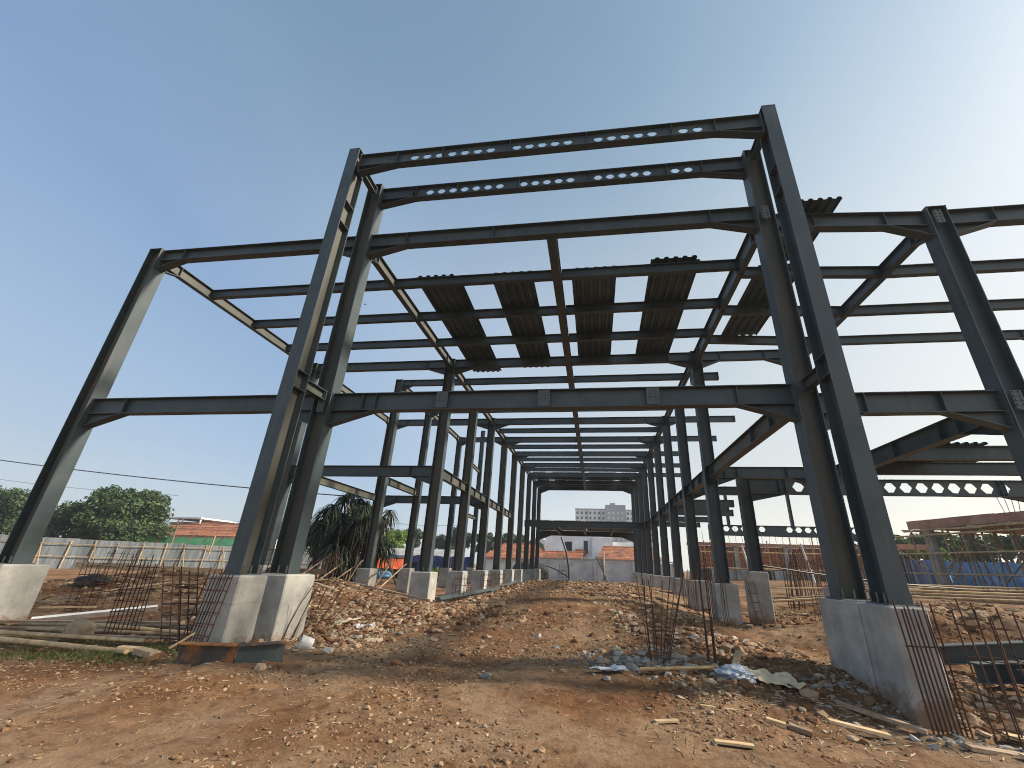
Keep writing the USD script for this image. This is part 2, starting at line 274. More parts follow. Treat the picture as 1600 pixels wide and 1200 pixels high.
# ------------------------------------------------------------------ the ground
CTRL = np.array([
    (5, -14, .0), (0, -12, .0), (12, -12, 0), (-8, -10, .05), (18, -10, 0), (5, -8, .06), (1, -7, .08), (9, -7, .03), (5.5, -4, .17), (3.4, -4.3, .18), (0, -3.7, .2), (8.1, -3.2, .12), (11, -3.5, .0), (-5, -4, .15),
    (5.3, -1.5, .28), (5.3, 0, .34), (5, 3, .5), (5, 6, .68), (5, 9, .84), (5, 12, .95), (5, 15, .98), (5, 18, .92), (5, 24, .66), (5, 32, .4), (5, 44, .15), (5, 60, .1),
    (2.5, 3, .5), (2.5, 8, .62), (2.3, 14, .82), (2.5, 19, .85), (7.4, 3, .58), (7.6, 6.5, .66), (7.6, 11, .78), (7.8, 16, .9), (7.8, 22, .75),
    (.4, -2.2, .3), (0, -.9, .3), (.3, 0, .26), (1.2, -.6, .3), (.2, 6.7, .35), (.4, 10.5, .28), (.5, 14.3, .3), (.5, 17.8, .52), (.5, 21.5, .5), (.5, 28, .35),
    (-1.0, 3.6, .62), (-2.7, 5.8, 1.0), (-.3, 5, .62), (-1.2, 1.5, .35), (-3.2, 8.7, .62), (-3.1, 12.9, .15), (-3.2, 18, .2), (-1.5, 9, .35), (-3.5, 26, .2),
    (-6.5, 0, .22), (-3, -1, .22), (-2.4, -.7, .24), (-5, 1, .25), (-9, 6, 1.0), (-11.5, 6, .78), (-6.6, 6.2, .95), (-8.9, 8.5, .6), (-7, 4.4, .6), (-10, 3, .3), (-14, 2, .2), (-12, 12, .3), (-20, 10, .2), (-25, 25, .15), (-8, 16, .5), (-12, -4, .1), (-20, -10, .1), (-36, 24, .15), (-40, 10, .1),
    (10.1, -1.4, .0), (10.5, -2.2, .0), (9.7, -.8, .18), (9.6, .3, .32), (8.3, -.6, .26), (7.8, -.3, .36), (7.2, -.4, .36), (8.3, 2, .52), (9.3, 3.2, .33), (10, 6.9, .25), (10.1, 10.5, .2), (10.2, 14.2, .6), (10.2, 20, .6), (10.2, 28, .45), (12, 9, .0), (12.2, 6.5, .05),
    (11.6, .2, .08), (12.6, .8, .08), (12.0, 1.8, .16), (14, 1.6, .2), (12.5, -1.5, .02), (15, 0, .1), (12.6, 3.4, .85), (14.3, 3.6, 1.02), (16.4, 4.6, 1.1), (13.2, 5.2, .75), (18, 6, .95), (18.5, 11, .82), (22, 11, .9), (27, 16, .75), (22, 17, .9), (28, 24, 1.15), (21, 33, 1.15), (30, 33, 1.2), (37, 34, 1.2), (16, 14, .5), (15, 22, .6), (14, 33, .7), (42, 20, 1.0), (20, 0, .3), (25, -8, .1),
    (0, 48, .0), (10, 48, .0), (-12, 40, .15), (-20, 60, .1), (10, 70, .1), (35, 60, .6), (60, 30, .6), (-60, 40, .1), (-60, -30, 0), (60, -30, 0), (0, -40, 0), (60, 70, .3), (-60, 75, .1), (0, 75, .1)], float)
_rbf = RBFInterpolator(CTRL[:, :2], CTRL[:, 2], kernel='thin_plate_spline', smoothing=.004)
def smooth_ground(x, y):
    x, y = np.asarray(x, float), np.asarray(y, float)
    z = _rbf(np.stack([np.clip(x, -60, 60).ravel(), np.clip(y, -40, 75).ravel()], 1)).reshape(x.shape)
    d = np.maximum(np.maximum(np.abs(x) - 58, np.maximum(y - 73, -38 - y)), 0)
    return z * np.exp(-d / 25)
def rough_at(x, y):
    """How lumpy the ground is: loose heaps off the driven way are rougher."""
    drive = np.clip(1 - np.abs(x - 5) / 2.3, 0, 1) * np.clip((y + 3) / 4, .0, 1)
    front = np.clip((-1.8 - y) / 1.5, 0, 1)
    return np.clip(1.0 - .55 * np.maximum(drive, front), .3, 1)
def ground(x, y):
    x, y = np.broadcast_arrays(np.asarray(x, float), np.asarray(y, float))
    p = np.stack([x, y, np.zeros_like(x)], -1)
    far = np.exp(-np.maximum(np.hypot(x - 5, y - 5) - 30, 0) / 15)
    k = rough_at(x, y) * far
    heap = np.exp(-((x + 8.5) / 3.6) ** 2 - ((y - 6.4) / 2.6) ** 2) + np.exp(-((x - 14.2) / 2.6) ** 2 - ((y - 3.8) / 1.5) ** 2) + .7 * np.exp(-((x + 1.2) / 2.0) ** 2 - ((y - 4.4) / 2.2) ** 2)
    z = smooth_ground(x, y) + far * heap * (.34 * (meshkit.fbm(p * .75 + 9, 4, 23) - .5) + .14 * (meshkit.fbm(p * 2.6 + 4, 3, 29) - .42)) + k * (.16 * (meshkit.fbm(p * .9, 3, 5) - .5) + .11 * (meshkit.fbm(p * 3.1, 3, 11) - .5) + .05 * (meshkit.fbm(p * 9.0, 2, 17) - .5))
    ruts = np.exp(-((x - 5.0 - .12 * y * 0 - .9) / .22) ** 2) + np.exp(-((x - 4.9 + .9) / .22) ** 2)
    return z - .03 * ruts * np.clip((y + 4) / 3, 0, 1) * np.exp(-np.maximum(y - 14, 0) / 6)
def axis(lo, hi, step, out_lo, out_hi, grow=1.12):
    a = list(np.arange(lo, hi + 1e-6, step)); s = step
    while a[-1] < out_hi: s *= grow; a.append(a[-1] + s)
    s = step
    while a[0] > out_lo: s *= grow; a.insert(0, a[0] - s)
    return np.array(a)
gx, gy = axis(-12, 16, .07, -900, 900), axis(-6.2, 9.5, .055, -600, 1200)
GX, GY = np.meshgrid(gx, gy, indexing='ij')
GZ = ground(GX, GY)
nx_, ny_ = len(gx), len(gy)
idx = np.arange(nx_ * ny_).reshape(nx_, ny_)
gf = np.stack([idx[:-1, :-1], idx[1:, :-1], idx[1:, 1:], idx[:-1, 1:]], -1).reshape(-1, 4)
gmb = MB().add(np.stack([GX, GY, GZ], -1).reshape(-1, 3), gf)
solo('ground', gmb, 'soil', kind='structure', smooth=True)
def g1(x, y): return float(ground(np.array([x]), np.array([y]))[0])

# ------------------------------------------------------------------ steel frame
ZP, ZM, ZR, ZT = 1.35, 5.21, 9.90, 11.62         # pedestal top, floor beam top, roof beam top, portal beam top
H = .40
def isect(parent, P, Q, up, h, bf, tf=.018, tw=.012, web='steel', flange='steel', holes=None, names=('web', 'top_flange', 'bottom_flange')):
    """An I section from P to Q, its top-flange outer face on the line P-Q, depth h against up."""
    P, Q, up = (np.asarray(a, float) for a in (P, Q, up))
    d = (Q - P) / np.linalg.norm(Q - P); L = np.linalg.norm(Q - P); side = np.cross(d, up)
    if holes:
        pl = Polygon([(0, -h + tf), (L, -h + tf), (L, -tf), (0, -tf)])
        for hx in holes: pl = pl.difference(hx)
        w = MB().poly(pl, P, d, up, -tw / 2, tw / 2)
    else:
        w = MB().bar(P, Q, side, up, -tw / 2, tw / 2, -h + tf, -tf)
    part(parent, names[0], w, web)
    part(parent, names[1], MB().bar(P, Q, side, up, -bf / 2, bf / 2, -tf, 0), flange)
    part(parent, names[2], MB().bar(P, Q, side, up, -bf / 2, bf / 2, -h, -h + tf), flange)
    return d, side
def bolts_on(parent, C, a, b, n, na, nb, sa, sb, r=.017, t=.02):
    """One part: a grid of hexagonal bolt heads on the plane at C, spread along a and b, standing out along n."""
    m = MB()
    for i in range(na):
        for j in range(nb):
            c = np.asarray(C) + np.asarray(a) * (i - (na - 1) / 2) * sa + np.asarray(b) * (j - (nb - 1) / 2) * sb
            m.tube([c, c + np.asarray(n) * t], r, 6)
    part(parent, 'bolt_row', m, 'bolt')
def hexhole(x, zc, w=.25, h=.16, k=.5):
    c = h * k
    return Polygon([(x - w / 2, zc), (x - w / 2 + c, zc + h / 2), (x + w / 2 - c, zc + h / 2), (x + w / 2, zc), (x + w / 2 - c, zc - h / 2), (x - w / 2 + c, zc - h / 2)])
def beam(name, label, cat, P, Q, h=.36, bf=.18, web='steel', flange='steel', haunch=(0, 0), hd=.33, plates=(True, True), stiff=(), splice=(), holes=None, group=None, detail=False, clip=(0, 0)):
    """A beam whose top runs P-Q, with end plates, tapered haunches, stiffeners and bolted splices."""
    P, Q = np.asarray(P, float), np.asarray(Q, float)
    t = thing(name, label, cat, (P + Q) / 2 - Z3 * h, group)
    d = (Q - P) / np.linalg.norm(Q - P); L = np.linalg.norm(Q - P); side = np.cross(d, Z3); side /= np.linalg.norm(side)
    e0, e1 = (.024 if plates[0] else 0), (.024 if plates[1] else 0)
    isect(t, P + d * e0, Q - d * e1, Z3, h, bf, web=web, flange=flange, holes=holes)
    for k, (has, ln) in enumerate(zip(plates, haunch)):
        O, dd = (P, d) if k == 0 else (Q, -d)
        low = h + (hd if ln else 0) + .01
        if has:
            ep = part(t, 'end_plate', MB().bar(O, O + dd * .024, side, Z3, -bf / 2 - .02, bf / 2 + .02, -low, .012), 'plate')
            if detail:
                for s in (-1, 1):
                    bolts_on(ep, O + dd * .024 + side * s * (bf / 2 - .035) - Z3 * low / 2, Z3, side, dd, int(low / .11), 1, .095, .05)
        if ln:
            a = O + dd * .024 - Z3 * h
            tri = Polygon([(0, 0), (0, -hd + .016), (ln, 0)])
            part(t, 'haunch', MB().poly(tri, a, dd, Z3, -.006, .006).bar(a - Z3 * hd, a + dd * ln, side, Z3, -bf / 2, bf / 2, 0, .016), flange)
            c = O + dd * (ln + .024)
            sm = MB()
            for s in (-1, 1): sm.bar(c, c + dd * .012, side * s, Z3, .006, bf / 2, -h + .018, -.018)
            part(t, 'stiffener', sm, flange)
    for x in stiff:
        c = P + d * x; sm = MB()
        for s in (-1, 1): sm.bar(c, c + d * .012, side * s, Z3, .006, bf / 2, -h + .018, -.018)
        part(t, 'stiffener', sm, flange)
    for x in splice:
        c = P + d * x
        sp_ = part(t, 'splice_plate', MB().bar(c - d * .13, c + d * .13, side, Z3, bf / 2 - .005, bf / 2 + .007, -h + .03, -.03), 'plate')
        bolts_on(sp_, c + side * (bf / 2 + .007) - Z3 * .14, d, Z3, side, 2, 3, .12, .075)
    return t
def column(name, label, X, Y, z0, z1, depth_x=True, h=.40, bf=.32, web='steel_dusty', flange='steel', stiff=(), bolts=True, group=None, plate_panel=(), cap=True):
    """An H column: its flanges face along x (depth_x) or along y."""
    t = thing(name, label, 'column', (X, Y, z0), group)
    a = np.array([1.0, 0, 0]) if depth_x else np.array([0, 1.0, 0]); b = np.cross(Z3, a)
    P0, P1 = np.array([X, Y, z0 + .03]), np.array([X, Y, z1])
    tf, tw = .02, .012
    part(t, 'web', MB().bar(P0, P1, b, a, -tw / 2, tw / 2, -h / 2 + tf, h / 2 - tf), web)
    for s in (-1, 1): part(t, 'flange', MB().bar(P0, P1, b, a * s, -bf / 2, bf / 2, h / 2 - tf, h / 2), flange)
    part(t, 'base_plate', MB().bar(P0 - Z3 * .03, P0, b, a, -bf / 2 - .05, bf / 2 + .05, -h / 2 - .05, h / 2 + .05), 'steel')
    if cap: part(t, 'cap_plate', MB().bar(P1, P1 + Z3 * .016, b, a, -bf / 2 - .005, bf / 2 + .005, -h / 2 - .005, h / 2 + .005), 'steel')
    for z in stiff:
        m = MB()
        for s in (-1, 1): m.bar((X, Y, z), (X, Y, z + .016), b * s, a, .006, bf / 2 - .004, -h / 2 + tf, h / 2 - tf)
        part(t, 'stiffener', m, flange)
    for z0_, z1_ in plate_panel:                                  # bolted plate on the web between the beams
        for s in (-1, 1):
            wp = part(t, 'web_plate', MB().bar((X, Y, z0_), (X, Y, z1_), b * s, a, bf / 2 - .03, bf / 2 - .018, -.09, .09), 'plate')
            bolts_on(wp, (X + b[0] * s * (bf / 2 - .018), Y + b[1] * s * (bf / 2 - .018), (z0_ + z1_) / 2), a, Z3, b * s, 2, 5, .1, .085)
    if bolts:
        for sa in (-1, 0, 1):
            for sb in (-1, 1):
                c = P0 + a * sa * (h / 2 - .03) + b * sb * (bf / 2 + .022)
                part(t, 'anchor_bolt', MB().tube([c - Z3 * .02, c + Z3 * .13], .014, 6), 'bolt')
    return t
def pedestal(label, x0, x1, y0, y1, z0, z1, group=None, joint=None):
    t = thing('concrete_pedestal', label, 'pedestal', ((x0 + x1) / 2, (y0 + y1) / 2, z0), group)
    c = .018
    v = []
    for z, k in ((z0, 0), (z1 - c, 0), (z1, c)):
        v += [(x0 + c + k, y0 + k, z), (x1 - c - k, y0 + k, z), (x1 - k, y0 + c + k, z), (x1 - k, y1 - c - k, z), (x1 - c - k, y1 - k, z), (x0 + c + k, y1 - k, z), (x0 + k, y1 - c - k, z), (x0 + k, y0 + c + k, z)]
    v = np.array(v); f = []
    for L in (0, 1):
        for k in range(8):
            q = [L * 8 + k, L * 8 + (k + 1) % 8, L * 8 + 8 + (k + 1) % 8, L * 8 + 8 + k]
            f += [[q[0], q[1], q[2]], [q[0], q[2], q[3]]]
    f += [[16, 16 + k, 16 + k + 1] for k in range(1, 7)] + [[0, k + 1, k] for k in range(1, 7)]
    part(t, 'block', (v, f), 'concrete')
    m = MB().box(x0 + .07, x1 - .07, y0 + .07, y1 - .07, z1 - .005, z1 + .012)
    part(t, 'grout_pad', m, 'concrete')
    for z in (joint or ()):                                      # the lip left where two lifts of formwork met
        part(t, 'pour_ridge', MB().box(x0 - .004, x1 + .004, y0 - .004, y1 + .004, z, z + .009), 'concrete')
    return t

ZM2, ZR2, ZR3 = 5.0, 9.38, 9.62                          # the right wing frame sits a little lower
XA, XP, XB, XR, XC, XD = -6.48, -3.25, 0.0, 5.11, 10.22, 13.75
rows = [0, 7.2, 11.0, 14.8, 18.6, 22.4, 26.2, 30.0, 33.8, 37.4]
# front portal: four columns
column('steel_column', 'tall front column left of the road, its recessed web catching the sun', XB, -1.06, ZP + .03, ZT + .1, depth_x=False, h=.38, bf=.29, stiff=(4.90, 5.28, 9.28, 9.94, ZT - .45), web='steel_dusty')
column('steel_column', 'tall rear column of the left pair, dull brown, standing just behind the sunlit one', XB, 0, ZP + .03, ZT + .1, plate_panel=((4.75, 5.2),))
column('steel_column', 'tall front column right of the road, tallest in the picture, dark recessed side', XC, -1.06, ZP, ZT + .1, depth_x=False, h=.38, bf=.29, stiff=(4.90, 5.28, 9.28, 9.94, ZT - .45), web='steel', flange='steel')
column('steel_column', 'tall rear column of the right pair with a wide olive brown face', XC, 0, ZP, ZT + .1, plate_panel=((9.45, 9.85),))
column('steel_column', 'leftmost column, leaning out of the lower left corner of the picture', XA, 0, ZP, ZR + .02)
column('steel_column', 'rightmost thick column running out of the right edge, bolted plates at its joints', XD, 0, ZP, ZR2 + .05, web='steel', plate_panel=((ZM2 - .42, ZM2 - .03), (ZR2 - .4, ZR2 - .03)))
pedestal('tall concrete pedestal under the sunlit front left column', -.31, .29, -1.38, -.75, -.3, ZP + .03, joint=(.96,))
pedestal('concrete pedestal under the brown rear column of the left pair', -.30, .40, -.42, .42, -.3, ZP + .03)
pedestal('big concrete pedestal under the tallest column, near the right corner, rebar before it', 9.955, 10.42, -1.42, -.72, -.4, ZP, joint=(.62,))
pedestal('concrete pedestal under the olive brown column, joined behind the big right pedestal', 9.93, 10.50, -.717, .42, -.4, ZP, joint=(1.13,))
pedestal('cream lit concrete pedestal at the left edge of the picture', XA - .36, XA + .40, -.42, .42, -.3, ZP)
pedestal('concrete pedestal under the rightmost column, outside the right edge', XD - .35, XD + .35, -.42, .42, -.4, ZP)

# rows behind
for i, y in enumerate(rows[1:]):
    o = ORD[i]
    big = i == 0
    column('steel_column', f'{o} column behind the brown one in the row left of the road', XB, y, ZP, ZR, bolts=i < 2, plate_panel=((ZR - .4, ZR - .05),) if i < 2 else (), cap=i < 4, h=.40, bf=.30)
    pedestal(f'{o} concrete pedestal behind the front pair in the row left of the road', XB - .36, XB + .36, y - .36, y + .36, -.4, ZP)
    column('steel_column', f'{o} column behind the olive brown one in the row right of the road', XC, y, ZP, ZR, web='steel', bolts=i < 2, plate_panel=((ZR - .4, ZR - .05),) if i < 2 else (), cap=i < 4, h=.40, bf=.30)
    pedestal(f'{o} concrete pedestal behind the front pair in the row right of the road', XC - .36, XC + .36, y - .36, y + .36, -.4, ZP)
for i, y in enumerate((7.2, 14.8)):
    column('steel_column', f'{ORD[i]} column behind the leftmost one, mostly hidden by nearer columns', XA, y, ZP, ZR, bolts=False)
    pedestal(f'{ORD[i]} concrete pedestal behind the leftmost column', XA - .36, XA + .36, y - .36, y + .36, -.3, ZP)
for i, (y, zt) in enumerate(((9.1, ZR), (12.9, ZR), (18.6, ZR), (24.3, 12.2))):
    nm = ['column with a free top, just right of the palm clump', 'slim column between the orange tarpaulin and the nearest brown column', 'slim column left of the road in front of the blue sheets, haunch at its top', 'slender column with bolted joints, rising past the others left of the road'][i]
    column('steel_column', nm, XP, y, ZP, zt, h=.34, bf=.26 if i < 3 else .2, bolts=False, web='steel_dusty' if i < 2 else 'steel', stiff=(zt - 2.6,) if i == 3 else ())
    pedestal('concrete pedestal under the ' + nm.split(',')[0], XP - .3, XP + .3, y - .3, y + .3, -.3, ZP)

# portal top beams with hexagonal openings
def groups(x0): return [x for a, b, n in ((1.6, 3.62, 7), (4.29, 5.57, 5), (6.31, 7.59, 5), (8.31, 8.64, 2)) for x in np.linspace(a, b, n) - x0]
for y, nm, xs, st in ((-1.06, 'topmost front roof beam with hexagonal openings, across the tall portal', .15, ()), (0, 'second perforated roof beam, just behind the topmost one', .2, (.95,))):
    beam('cellular_beam', nm, 'beam', (xs, y, ZT), (XC - xs, y, ZT), h=.42, bf=.18, haunch=(1.0, 1.0), hd=.20, stiff=st + (2.25, 4.0, 5.9, 7.9),
         holes=[hexhole(x, -.2) for x in groups(xs)])
# short tie beams between the two portal planes
for x, w in ((XB, 'left'), (XC, 'right')):
    for z, lv in ((ZT - .03, 'top'), (5.24, 'middle')):
        beam('tie_beam', f'short {lv} tie beam between the two tall columns of the {w} pair', 'beam', (x, -.87, z), (x, -.16, z), h=.22, bf=.16, web='steel_dusty', plates=(True, True))
# front row floor and roof beams
beam('floor_beam', 'long middle beam across the road between the tall pairs, with three bolted splices', 'beam', (.2, 0, ZM), (XC - .2, 0, ZM), h=.42, bf=.20, haunch=(1.03, 1.03), splice=(2.62, 4.87, 7.12), detail=True, stiff=(.75,))
beam('floor_beam', 'middle beam from the leftmost column to the tall left pair', 'beam', (XA + .2, 0, ZM), (XB - .2, 0, ZM), h=.40, bf=.2, haunch=(.95, .95), detail=True)
beam('floor_beam', 'middle beam from the tall right pair to the rightmost column', 'beam', (XC + .2, 0, ZM2), (XD - .2, 0, ZM2), h=.42, bf=.2, haunch=(.8, .95), detail=True)
beam('roof_beam', 'long plain roof beam across the road below the two perforated ones', 'beam', (.2, 0, ZR), (XC - .2, 0, ZR), h=.40, bf=.20, haunch=(1.0, 1.0), hd=.28, stiff=(3.4,))
beam('roof_beam', 'roof beam from the leftmost column top to the tall left pair', 'beam', (XA + .2, 0, ZR), (XB - .2, 0, ZR), h=.36, bf=.2, haunch=(.7, .7), hd=.28, detail=True)
beam('roof_beam', 'roof beam from the tall right pair to the rightmost column', 'beam', (XC + .2, 0, ZR3), (XD - .2, 0, ZR2), h=.40, bf=.2, haunch=(.8, .8), hd=.28, detail=True)
beam('roof_beam', 'roof beam running out of the right edge from the rightmost column', 'beam', (XD + .2, 0, ZR2), (XD + 5.5, 0, ZR2), h=.40, bf=.2, haunch=(.9, .9), hd=.28, detail=True)
beam('floor_beam', 'middle beam running out of the right edge from the rightmost column', 'beam', (XD + .2, 0, ZM2), (XD + 5.5, 0, ZM2), h=.42, bf=.2, haunch=(.9, .9))
# roof beams in depth, on the column lines
for X, w, ys, wb in ((XA, 'line of the leftmost column', (0, 7.2, 14.8), 'steel_dusty'), (XB, 'column row left of the road', rows, 'steel_dusty'), (XC, 'column row right of the road', rows, 'steel'), (XD, 'line of the rightmost column', (0, 7.2), 'steel')):
    for i in range(len(ys) - 1):
        L = ys[i + 1] - ys[i] - .014
        n = 4 if L > 5 else 2
        beam('roof_beam', f'{ORD[i]} roof beam from the front, running back on the {w}', 'beam', (X, ys[i] + .007, (ZR if X < XD else ZR2) - .004), (X, ys[i + 1] - .007, (ZR if X < XD else ZR2) - .004), h=.50 if X == XC and i == 0 else .34, bf=.17, web=wb,
             haunch=(.6, .6) if L > 5 else (.35, .35), hd=.22 if L > 5 else .16, plates=(L > 5, L > 5), stiff=[L * k / n for k in range(1, n)])
# ridge beam segments between the cross beams and the cross beams and purlins themselves
cross = [(y, 'b') for y in rows[1:]] + [(y, 'p') for y in (1.8, 3.6, 5.4, 9.1, 12.9, 16.7, 20.5, 24.3, 28.1, 31.9, 35.6)]
cross.sort()
hb = [0] + rows[1:]
for i in range(len(hb) - 1):
    beam('ridge_beam', f'{ORD[i]} segment from the front of the middle roof beam above the road', 'beam', (XR, hb[i] + .012, ZR - .01), (XR, hb[i + 1] - .012, ZR - .01), h=.40, bf=.24, web='steel', plates=(False, False))
nb = npur = 0
for y, kind in cross:
    if kind == 'b':
        nb += 1
        beam('roof_beam', f'{ORD[nb - 1]} haunched cross roof beam above the road behind the tall portal', 'beam', (XB + .2, y, ZR), (XC - .2, y, ZR), h=.38, bf=.19, haunch=(.85, .85), hd=.28 if y < 30 else .34, web='steel')
    else:
        npur += 1
        for a, b, s in ((XB + .012, XR - .13, 'left'), (XR + .13, XC - .012, 'right')):
            beam('roof_purlin', f'{ORD[npur - 1]} purlin from the front in the {s} half of the roof above the road', 'purlin', (a, y, ZR), (b, y, ZR), h=.30, bf=.15, plates=(False, False))
# purlins and roof beams of the wings
for i, y in enumerate((1.8, 3.6, 5.4)):
    beam('roof_purlin', f'{ORD[i]} purlin from the front in the left wing roof', 'purlin', (XA + .012, y, ZR), (XB - .012, y, ZR), h=.30, bf=.15, plates=(False, False))
    beam('roof_purlin', f'{ORD[i]} purlin from the front between the tall right pair and the rightmost column line', 'purlin', (XC + .012, y, ZR3), (XD - .012, y, ZR2), h=.30, bf=.15, plates=(False, False))
    beam('roof_purlin', f'{ORD[i]} purlin from the front running out of the right edge', 'purlin', (XD + .012, y, ZR2), (XD + (7.5 if i < 2 else 6.9), y, ZR2), h=.30, bf=.15, plates=(False, i == 2), haunch=(0, .6 if i == 2 else 0), hd=.2)
beam('roof_beam', 'left wing roof beam ending at the nearest brown column left of the road', 'beam', (XA + .2, 7.2, ZR), (XB - .2, 7.2, ZR), h=.38, bf=.19, haunch=(.85, .85), hd=.28)
beam('roof_beam', 'right wing roof beam behind the tall right pair, at the first rear row', 'beam', (XC + .2, 7.2, ZR), (XD - .2, 7.2, ZR), h=.38, bf=.19, haunch=(.7, .7), hd=.28)
column('steel_column', 'rear column behind the rightmost one, hidden by the tall right pair', XD, 7.2, ZP, ZR, web='steel', bolts=False)
pedestal('concrete pedestal under the rear right column hidden by the tall right pair', XD - .36, XD + .36, 6.84, 7.56, -.3, ZP)
beam('roof_beam', 'roof beam from the free topped column beside the palm to the row left of the road', 'beam', (XP + .17, 9.1, ZR), (XB - .012, 9.1, ZR), h=.30, bf=.15, haunch=(.45, 0), hd=.2, plates=(True, False))
beam('roof_beam', 'roof beam from the slim column beside the orange tarpaulin to the row left of the road', 'beam', (XP + .17, 12.9, ZR), (XB - .012, 12.9, ZR), h=.30, bf=.15, haunch=(.45, 0), hd=.2, plates=(True, False))
beam('roof_beam', 'rear left wing roof beam passing behind the slim columns, haunch at its left end', 'beam', (XA + .2, 14.8, ZR), (XB - .2, 14.8, ZR), h=.38, bf=.19, haunch=(.85, .85), hd=.28)
beam('roof_beam', 'farthest left wing roof beam, haunched on the slim column before the blue sheets', 'beam', (XP + .17, 18.6, ZR), (XB - .2, 18.6, ZR), h=.34, bf=.17, haunch=(.5, .5), hd=.25)
for i, (a, b) in enumerate(((9.27, 12.73), (13.07, 18.43))):
    beam('roof_beam', f'{ORD[i]} roof beam running back between the slim columns left of the road', 'beam', (XP, a, ZR - .01), (XP, b, ZR - .01), h=.30, bf=.16, web='steel_dusty', haunch=(.4, .4), hd=.2)
for i, (y, x1) in enumerate(((9.1, 11.6), (14.8, 14.0), (18.6, 14.0), (22.4, 12.6), (26.2, 13.9), (30.0, 13.9))):
    beam('stub_beam', f'{ORD[i]} unfinished roof beam from the front, jutting right of the road row', 'beam', (XC + .2, y, ZR), (x1, y, ZR), h=.34, bf=.17, plates=(True, True), haunch=(.5, 0), hd=.2)
# floor beams behind the front
beam('floor_beam', 'left wing middle beam ending at the nearest brown column, in front of the palm', 'beam', (XA + .2, 7.2, ZM), (XB - .2, 7.2, ZM), h=.42, bf=.2, haunch=(.9, .9), hd=.3)
beam('floor_beam', 'left wing middle beam one row farther back, behind the palm fronds', 'beam', (XA + .2, 14.8, ZM), (XB - .2, 14.8, ZM), h=.42, bf=.2, haunch=(.9, .9), hd=.3)
for i, (a, b) in enumerate(((7.4, 11), (11, 14.8), (14.8, 18.6), (18.6, 22.2))):
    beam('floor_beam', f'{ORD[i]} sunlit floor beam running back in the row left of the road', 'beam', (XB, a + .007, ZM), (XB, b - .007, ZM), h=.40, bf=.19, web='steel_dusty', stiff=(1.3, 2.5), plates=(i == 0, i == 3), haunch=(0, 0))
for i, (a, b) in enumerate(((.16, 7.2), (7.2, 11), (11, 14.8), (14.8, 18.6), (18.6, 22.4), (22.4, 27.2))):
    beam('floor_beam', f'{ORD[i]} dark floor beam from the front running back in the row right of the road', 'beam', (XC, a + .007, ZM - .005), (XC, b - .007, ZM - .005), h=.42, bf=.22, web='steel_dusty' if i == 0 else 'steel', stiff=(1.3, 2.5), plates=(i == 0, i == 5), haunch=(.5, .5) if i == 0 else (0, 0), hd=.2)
beam('floor_beam', 'lit floor beam between the free topped column and the slim column beside the tarpaulin', 'beam', (XP, 9.27, ZM), (XP, 12.73, ZM), h=.32, bf=.17, web='steel_dusty', stiff=(.35, 3.1))
beam('floor_beam', 'lit floor beam running back on the line of the leftmost column, behind the palm', 'beam', (XA, 7.4, ZM - .004), (XA, 14.6, ZM - .004), h=.36, bf=.17, web='steel_dusty')
beam('tie_beam', 'short upper tie to the slender bolted column left of the road', 'beam', (XP, 20.9, 8.95), (XP, 24.2, 8.8), h=.26, bf=.15, web='steel_dusty')
beam('tie_beam', 'short lower tie to the slender bolted column left of the road', 'beam', (XP, 20.9, ZM - .1), (XP, 24.2, ZM - .1), h=.26, bf=.15, web='steel_dusty')
# right wing mezzanine, seen from below
beam('floor_beam', 'middle beam running back from the rightmost column, stiffened, seen from below', 'beam', (XD, .2, ZM2 - .06), (XD, 7.0, ZM2 - .06), h=.42, bf=.24, stiff=(1.4, 2.9, 4.4), haunch=(.9, .7), hd=.3)
for i, y in enumerate((3.6, 5.4)):
    beam('floor_beam', f'{ORD[i]} cross floor beam from the front behind the rightmost column', 'beam', (XD + .13, y, ZM2 - .05), (XD + 7.5, y, ZM2 - .05), h=.36, bf=.18, plates=(False, False))
beam('floor_beam', 'right wing middle beam between the first rear right column and its neighbour', 'beam', (XC + .2, 7.2, ZM), (XD - .2, 7.2, ZM), h=.40, bf=.19, haunch=(.7, .7), hd=.25, stiff=(.3,))
for i, (y, x1) in enumerate(((11, 12.6), (14.8, 13.3), (16.7, 13.6), (18.6, 14.4), (22.4, 14.0), (26.2, 14.2))):
    beam('stub_beam', f'{ORD[i]} unfinished floor beam from the front, jutting right of the road row', 'beam', (XC + .2, y, ZM), (x1, y, ZM), h=.36, bf=.18, plates=(True, True), haunch=(.5, 0), hd=.2)
# neighbouring frame on the right with perforated beams
column('steel_column', 'short column on a high pedestal right of the road, carrying the perforated floor beam', 12.0, 9.2, 1.75, 5.36, h=.42, bf=.34, web='steel', bolts=False)
pedestal('high pale concrete pedestal right of the road, rebar leaning on it', 11.62, 12.28, 8.85, 9.55, -.4, 1.75)
hl = [hexhole(x - 12.2, -.30, .43, .36, .36) for x in np.arange(14.0, 21.2, .545) if not 15.55 < x < 15.9]
beam('cellular_beam', 'perforated floor beam with hexagonal openings, behind the tall right pair', 'beam', (12.21, 9.2, 5.2), (22.2, 9.2, 5.2), h=.60, bf=.2, haunch=(1.3, 1.2), hd=.28, stiff=(1.1, 2.4, 8.9), holes=hl)
column('steel_column', 'short end column of the perforated floor beam near the right edge', 22.42, 9.2, 1.6, 5.3, h=.42, bf=.34, web='steel', bolts=False)
pedestal('concrete pedestal of the perforated floor beam near the right edge', 22.05, 22.8, 8.85, 9.55, 0, 1.6)
hl = [hexhole(x - 14.4, -.26, .47, .36, .36) for x in np.arange(15.0, 24.4, .62) if not 18.2 < x < 19.6]
